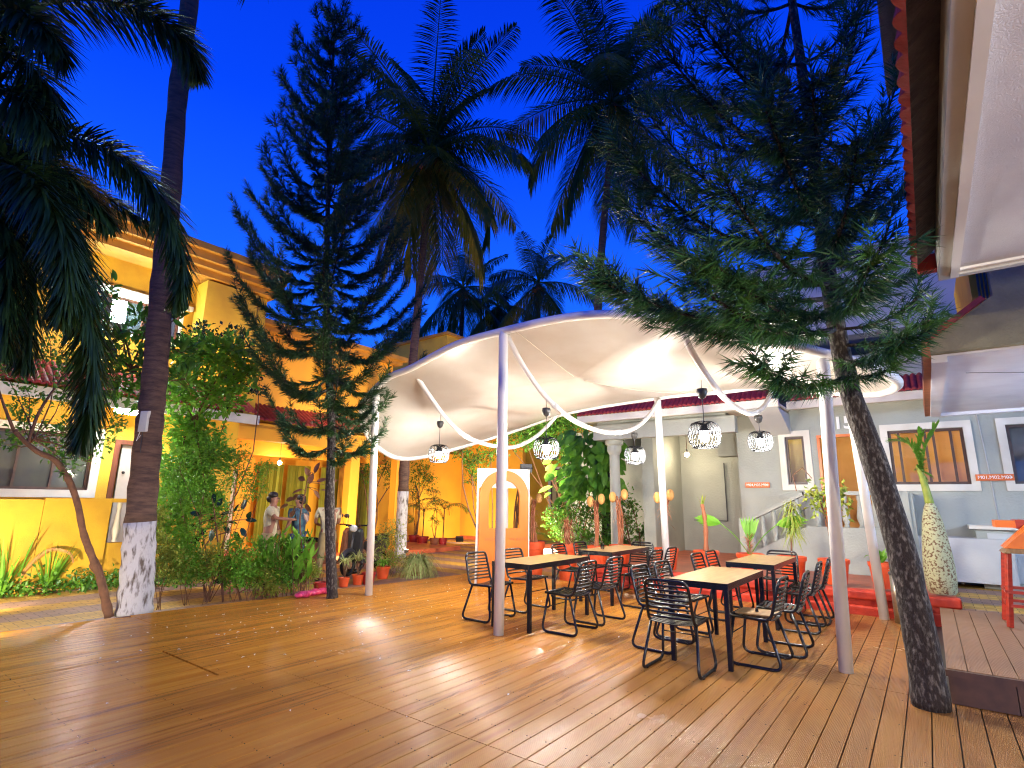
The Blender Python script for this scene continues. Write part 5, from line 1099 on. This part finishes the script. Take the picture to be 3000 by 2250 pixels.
for px,py,lab in ((1190,1185,'spiky green palm left of the hedge'),(1235,1150,'spiky green palm in front of the hedge'),(1405,1170,'spiky green palm beside the gray column foot')):
    b = atz(px,py,-.1); b[2] = -.149; t_ = thing('fan_leaf_palm',lab,'palm',b,group='spiky palms by the hedge'); f = Fol()
    for k in range(9):
        P = frond_pts(b+np.array([0,0,.3]),k*.75,1.25-.08*k,1.3,1.5,8); leaflets(f,P,26,.3,.022,.3)
    f.build('foliage','leafb',t_)
# dark shrubs and red flowers seen beyond the column
b = np.array([-7.2,17.,-.15]); d = DEP(b); cluster_plant('dark_shrub','dark broad leaved shrub with red blooms between the gray column and the wall','shrub',b,[(1378,1080,18,140,d),(1390,1110,18,140,d),(1372,1130,18,120,d),(1395,1060,12,70,d)],'leafd',.28,'rounds',.5,sr=.03)
b = np.array([-6.9,16.5,-.15]); rc = thing('red_umbrella','closed red umbrella standing beyond the gray column','umbrella',b); MB().lathe([(.02,0),(.02,.8),(.16,.85),(.13,1.4),(.05,2.2),(.01,2.3)],aty(1396,1165,16.5)*np.array([1,1,0])+np.array([0,0,-.15]),12).build('canopy_cloth','redpaint',rc)
# petals scattered over the deck, tiny leaf litter
f = Fol(); n = 150; q = np.stack([rng.normal(-6.2,1.0,n),rng.normal(4.6,1.3,n),np.full(n,.006)],1); q2 = np.stack([rng.uniform(-7.6,-.5,40),rng.uniform(1.,9.,40),np.full(40,.006)],1); q = np.concatenate([q,q2]); q = q[(q[:,0] > -7.9)&(q[:,1] < 9.)]
f.leaves(q,unit(rv(len(q))*np.array([1,1,.1])),np.repeat([[0,0,1.]],len(q),0),.028*rng.uniform(.5,1.5,len(q)),.018,.3); o_ = f.build('fallen_petals','cream'); o_['kind'] = 'stuff'; tag(o_,'tiny pale petals scattered across the wooden deck','petals')
# pink cloth bundle
b = atz(668,1290,0); pc = MB(); 
for k in range(9): pc.ball(atz(645+k*7,1289-k*1.2,.02)+np.array([0,0,.02+.01*(k%2)]),.055+.01*(k%3),8,6,(1.3,1.1,.7))
M['pink'] = mat('pink_foil',(.62,.03,.10),.3,(.70,.08,.22),scale=18,bump=.8,bscale=20); tag(pc.build('pink_bundle','pink',smooth=True),'crumpled pink foil bundle lying against the tall pine foot','bundle')
# ================================================================ PEOPLE AND SCOOTERS
def skinned(name, V, E_, Rr, m, parent, sub=2):
    me = bpy.data.meshes.new(name); o0 = origin(parent); me.from_pydata([tuple(np.array(v)-o0) for v in V], E_, []); ob = bpy.data.objects.new(name,me); COL.objects.link(ob)
    md = ob.modifiers.new('s','SKIN'); 
    for i,r_ in enumerate(Rr): sv = me.skin_vertices[0].data[i]; sv.radius = (r_,r_) if np.isscalar(r_) else r_; sv.use_root = (i == 0)
    md.use_smooth_shade = True; ob.modifiers.new('b','SUBSURF').levels = sub
    bpy.context.view_layer.update(); n2 = bpy.data.meshes.new_from_object(ob.evaluated_get(bpy.context.evaluated_depsgraph_get())); bpy.data.objects.remove(ob)
    n2.materials.clear(); n2.materials.append(M[m] if isinstance(m,str) else m); ob = bpy.data.objects.new(name,n2); COL.objects.link(ob); ob.parent = parent; return ob
def person(px, d, H, az, label, shirt, trousers, hair, arms, stance=.1, bend=0.):
    p = atd(px,1060,d); b = np.array([p[0],p[1],-.149]); f_ = np.array([cos(az),sin(az),0]); s_ = np.array([-sin(az),cos(az),0]); z = np.array([0,0,1.]); k = H/1.72
    q = lambda a,c,e_: b+(f_*(a+bend*max(0,e_-.95))+s_*c+z*e_)*k
    t_ = thing('person',label,'person',b)
    J = {'pel':q(0,0,.96),'wst':q(0,0,1.1),'chs':q(.01,0,1.3),'nck':q(.01,0,1.47),'hd':q(.03,0,1.58),'top':q(.02,0,1.67)}
    V = [J['pel'],J['wst'],J['chs'],J['nck'],J['hd'],J['top']]; E_ = [(0,1),(1,2),(2,3),(3,4),(4,5)]; Rr = [(.15,.10),(.135,.09),(.17,.10),(.055,.055),(.085,.095),(.06,.07)]
    def limb(start, pts, rs):
        i = start
        for p_,r_ in zip(pts,rs): V.append(p_); Rr.append(r_); E_.append((i,len(V)-1)); i = len(V)-1
    LG = []
    for sg in (-1,1):
        leg = [q(0,sg*.09,.90),q(.03*sg+.02,sg*.10,.50),q(sg*stance-.02,sg*.10,.08),q(sg*stance+.10,sg*.11,.035)]; limb(0,leg,[.085,.055,.038,.035]); LG.append(leg)
    AR = []
    for sg,(el,ha) in zip((-1,1),arms):
        arm = [q(0,sg*.19,1.40),q(*el),q(*ha)]; limb(2,arm,[.05,.038,.028]); AR.append(arm)
        hd_ = unit(arm[2]-arm[1]); hb = arm[2]+hd_*.06*k; limb(len(V)-1,[hb],[.026])
        base_i = len(V)-1; sd = unit(np.cross(hd_,z)+1e-6)
        for q_ in range(4): V.append(hb+hd_*(.035+.006*(q_%2))*k+sd*(q_-1.5)*.016*k); Rr.append(.008); E_.append((base_i,len(V)-1))
        V.append(arm[2]+hd_*.03*k+sd*.045*k); Rr.append(.009); E_.append((base_i-1,len(V)-1))
    bo = skinned('body',V,E_,Rr,'skin',t_)
    # shirt and trousers over it
    Vs = [q(0,0,.82),q(0,0,1.1),q(.01,0,1.3),q(.01,0,1.44)]; Es = [(0,1),(1,2),(2,3)]; Rs = [(.175,.125),(.155,.11),(.19,.12),(.075,.07)]
    for arm in AR: i = 2; 
    for arm in AR:
        i = 2
        for p_,r_ in ((arm[0],.068),(arm[0]*.25+arm[1]*.75,.058)): Vs.append(p_); Rs.append(r_); Es.append((i,len(Vs)-1)); i = len(Vs)-1
    skinned('shirt',Vs,Es,Rs,shirt,t_)
    Vt = [q(0,0,1.06)]; Et = []; Rt = [(.155,.11)]
    for leg in LG:
        i = 0
        for p_,r_ in ((leg[0],.10),(leg[1],.075),(leg[2]+z*.02,.06)): Vt.append(p_); Rt.append(r_); Et.append((i,len(Vt)-1)); i = len(Vt)-1
    skinned('trousers',Vt,Et,Rt,trousers,t_)
    MB().ball(q(-.005,0,1.665),.095*k,14,9,(1.05,.95,.75)).ball(q(-.05,0,1.60),.075*k,10,7).build('hair',hair,t_,smooth=True)
    fa_ = MB(); fa_.ball(q(.125,0,1.585),.016*k,6,5,(1.2,.8,1.3)); 
    for sg in (-1,1): fa_.ball(q(.02,sg*.088,1.58),.02*k,6,5,(.7,.4,1.2))
    fa_.build('nose_and_ears','skin',t_,smooth=True)
    ey = MB(); [ey.ball(q(.108,sg*.03,1.61),.009*k,6,5) for sg in (-1,1)]; ey.box(*sorted((q(.11,-.02,1.545)[0],q(.113,.02,1.545)[0]+.004)),*sorted((q(.11,-.02,1.545)[1],q(.113,.02,1.545)[1]+.004)),q(0,0,1.543)[2],q(0,0,1.549)[2]); ey.build('eyes_and_mouth','dark',t_)
    for leg in LG: MB().ball(leg[3]+z*-.005,.05*k,10,6,(1.5,1.2,.7)).build('shoe','frame',t_,smooth=True)
    return t_
M['cream_cloth'] = mat('cream_shirt_cloth',(.62,.54,.34),.85,(.52,.45,.28),scale=12)
M['navy'] = mat('navy_cloth',(.03,.05,.10),.85,(.06,.16,.17),scale=14)
M['jeans'] = mat('blue_jeans',(.04,.07,.16),.85,(.06,.10,.2),scale=20)
M['khaki'] = mat('khaki_cloth',(.40,.30,.14),.85,(.34,.25,.12),scale=12)
M['hairm'] = mat('black_hair',(.015,.011,.01),.5,(.03,.02,.015),scale=30)
rt_ = math.atan2(CM[1,0],CM[0,0])                         # towards the right of the photo
person(592,10.6,1.74,rt_+.1,'person in cream shirt reaching one arm out behind the shrubs','cream_cloth','khaki','hairm',[((.16,-.24,1.24),(.42,-.16,1.22)),((.04,.24,1.14),(.12,.22,.93))])
person(652,10.9,1.70,rt_+pi-.4,'person in dark patterned shirt and blue jeans behind the bronze rubber plant','navy','jeans','hairm',[((.05,-.25,1.15),(.22,-.18,1.06)),((.02,.25,1.14),(.14,.22,.95))])
person(716,11.2,1.72,rt_+pi/2+.5,'person in pale khaki shirt half hidden by the tall pine trunk','cream_cloth','khaki','hairm',[((.1,-.24,1.16),(.3,-.16,1.1)),((.1,.24,1.16),(.3,.15,1.1))],bend=.25)
def scooter(px, d, az, body, label):
    p = atd(px,1100,d); t_ = thing('scooter',label,'scooter',(p[0],p[1],-.149),az,group='scooters parked behind the plants')
    def loc(mb): # local -> world handled by building at the origin
        return mb
    def bl(mb,nm,m_,sm_=False): 
        me = bpy.data.meshes.new(nm); me.from_pydata(mb.v,[],mb.f); me.materials.append(M[m_]); 
        if sm_: me.polygons.foreach_set('use_smooth',[True]*len(me.polygons))
        o_ = bpy.data.objects.new(nm,me); COL.objects.link(o_); o_.parent = t_; return o_
    for wx in (-.62,.62):
        w = MB().tube([(wx+.2*cos(a),0,.25+.2*sin(a)) for a in np.linspace(0,2*pi,25)[:-1]],.05,8,closed=True); w_ = bl(w,'wheel','black',True)
        h_ = MB().tube([(wx,-.05,.25),(wx,.05,.25)],.09,10); [h_.bar((wx,0,.25),(wx+.17*cos(a),0,.25+.17*sin(a)),.02) for a in np.linspace(0,2*pi,6)[:-1]]; bl(h_,'rim','steel')
    bd = MB().prism([(-.85,-.13,.55),(-.80,-.13,.75),(-.1,-.13,.68),(-.02,-.13,.36),(.28,-.13,.30),(.30,-.13,.24),(-.4,-.13,.24),(-.6,-.13,.42)],(0,.26,0)); o1 = bl(bd,'body',body); bv = o1.modifiers.new('b','BEVEL'); bv.width = .04; bv.segments = 3
    ap = MB().prism([(.30,-.19,.28),(.42,-.19,.30),(.50,-.15,.95),(.44,-.15,1.02),(.36,-.17,.9)],(0,.36,0)); o2 = bl(ap,'front_apron',body); bv = o2.modifiers.new('b','BEVEL'); bv.width = .04; bv.segments = 3
    fd_ = MB().tube([(.62+.29*cos(a),0,.25+.29*sin(a)) for a in np.linspace(.3,2.6,9)],.055,8); bl(fd_,'front_mudguard',body,True)
    bl(MB().tube([(.45,0,1.0),(.62,0,.28)],.03,8),'fork','dark',True)
    o3 = bl(MB().prism([(-.86,-.12,.755),(-.80,-.12,.84),(-.2,-.12,.80),(-.12,-.12,.70)],(0,.24,0)),'seat','black'); bv = o3.modifiers.new('b','BEVEL'); bv.width = .03; bv.segments = 3
    bl(MB().tube(smooth_pts([(.32,-.34,1.06),(.42,-.15,1.06),(.44,0,1.03),(.42,.15,1.06),(.32,.34,1.06)],12),.017,8),'handlebar','black',True)
    bl(MB().ball((.50,0,1.0),.085,14,8,(.6,1.1,.9)),'headlight','letter',True)
    for sg in (-1,1): bl(MB().tube([(.38,sg*.25,1.06),(.36,sg*.30,1.22)],.006,5).ball((.36,sg*.31,1.26),.06,10,6,(.25,1.2,.8)),'mirror','dark',True)
scooter(795,12.4,rt_-1.9,'dark','gray and black scooter beside the leftmost canopy post')
scooter(712,12.0,rt_+.5,'terracotta','brown scooter behind the tall pine trunk')
# ---------------------------------------------------------------- lamps: added fill, except the arch floodlight
def added_wall_light(loc, d, power, col, label, r=.06):
    loc = np.array(loc,float); d = unit(np.array(d,float)); l = thing('added_wall_lamp',label,'wall lamp',loc); s_ = unit(np.cross(d,[0,0,1.])); u_ = np.cross(s_,d)
    MB().obox(loc-d*.06, s_*.10, u_*.13, d*.02).build('back_plate','white',l); mm = emis('added_lamp_glow',col,power/(pi*.19*.24)); MB().obox(loc-d*.02, s_*.08, u_*.11, d*.02).build('diffuser',mm,l,bevel=.01); return l
added_wall_light((3.55,2.2,2.5),(-1,0,0),75,(.72,.76,1.),'added cool fill lamp on the right building below the near roof')  # added lamp, brightens the near soffit
added_wall_light((3.55,8.6,2.3),(-1,0,0),150,(.38,.62,1.),'added bluish fill lamp on the right building below the lower roof')  # added lamp, blue fill for the lower soffit
floodlight((3.4,-1.6,2.9),(-3.2,5.2,.6),1050,(1.,.82,.56),'added warm fill light on the right building behind the camera',spot=74,r=.09)  # added out of frame, fills the near deck and posts
for (a_,t2,pw_,lab) in (((-10.3,1.6,.12),(-12.8,2.2,1.3),330,'added fill light at the crooked tree aimed at the yellow porch'),((-12.0,8.9,.12),(-14.6,8.9,1.6),300,'added fill light behind the canna clumps aimed at the porch columns'),
        ((-12.2,11.0,.1),(-13.0,12.6,11.0),1500,'added fill light aimed up the central coconut palm'),((-14.2,15.6,.1),(-15.9,18.2,2.2),300,'added fill light before the glowing courtyard wall'),((-8.5,11.9,.2),(-7.3,13.3,2.2),420,'added fill light below the climbing monstera'),((-8.25,1.2,.10),(-9.6,4.4,.9),110,'added fill light at the near end of the deck bed')):
    floodlight(a_,t2,pw_,(1,.84,.56),lab,spot=140,r=.05,name='added_spike_light')  # added lights filling walls and plants, not garden fixtures
for y_ in (.8,3.0,5.2): floodlight((XA+1.7,y_,4.0),(XA+.2,y_+.4,5.7),120,(1,.82,.5),('added fill uplight on the tiled eave at the left frame edge','added fill uplight on the tiled eave under the upper window','added fill uplight on the tiled eave under the bay')[int(y_/2.2)],spot=150)  # added uplights that brighten the upper yellow wall
floodlight((XB+2.0,9.2,4.0),(XB,9.2,5.2),150,(1,.78,.45),'added fill uplight on the porch roof',spot=150)  # added to brighten the wall above the porch
p = aty(1135,1012,10.6); floodlight(p,(-15,17,2),1100,(1,.84,.55),'floodlight glaring above the orange arch',spot=150)
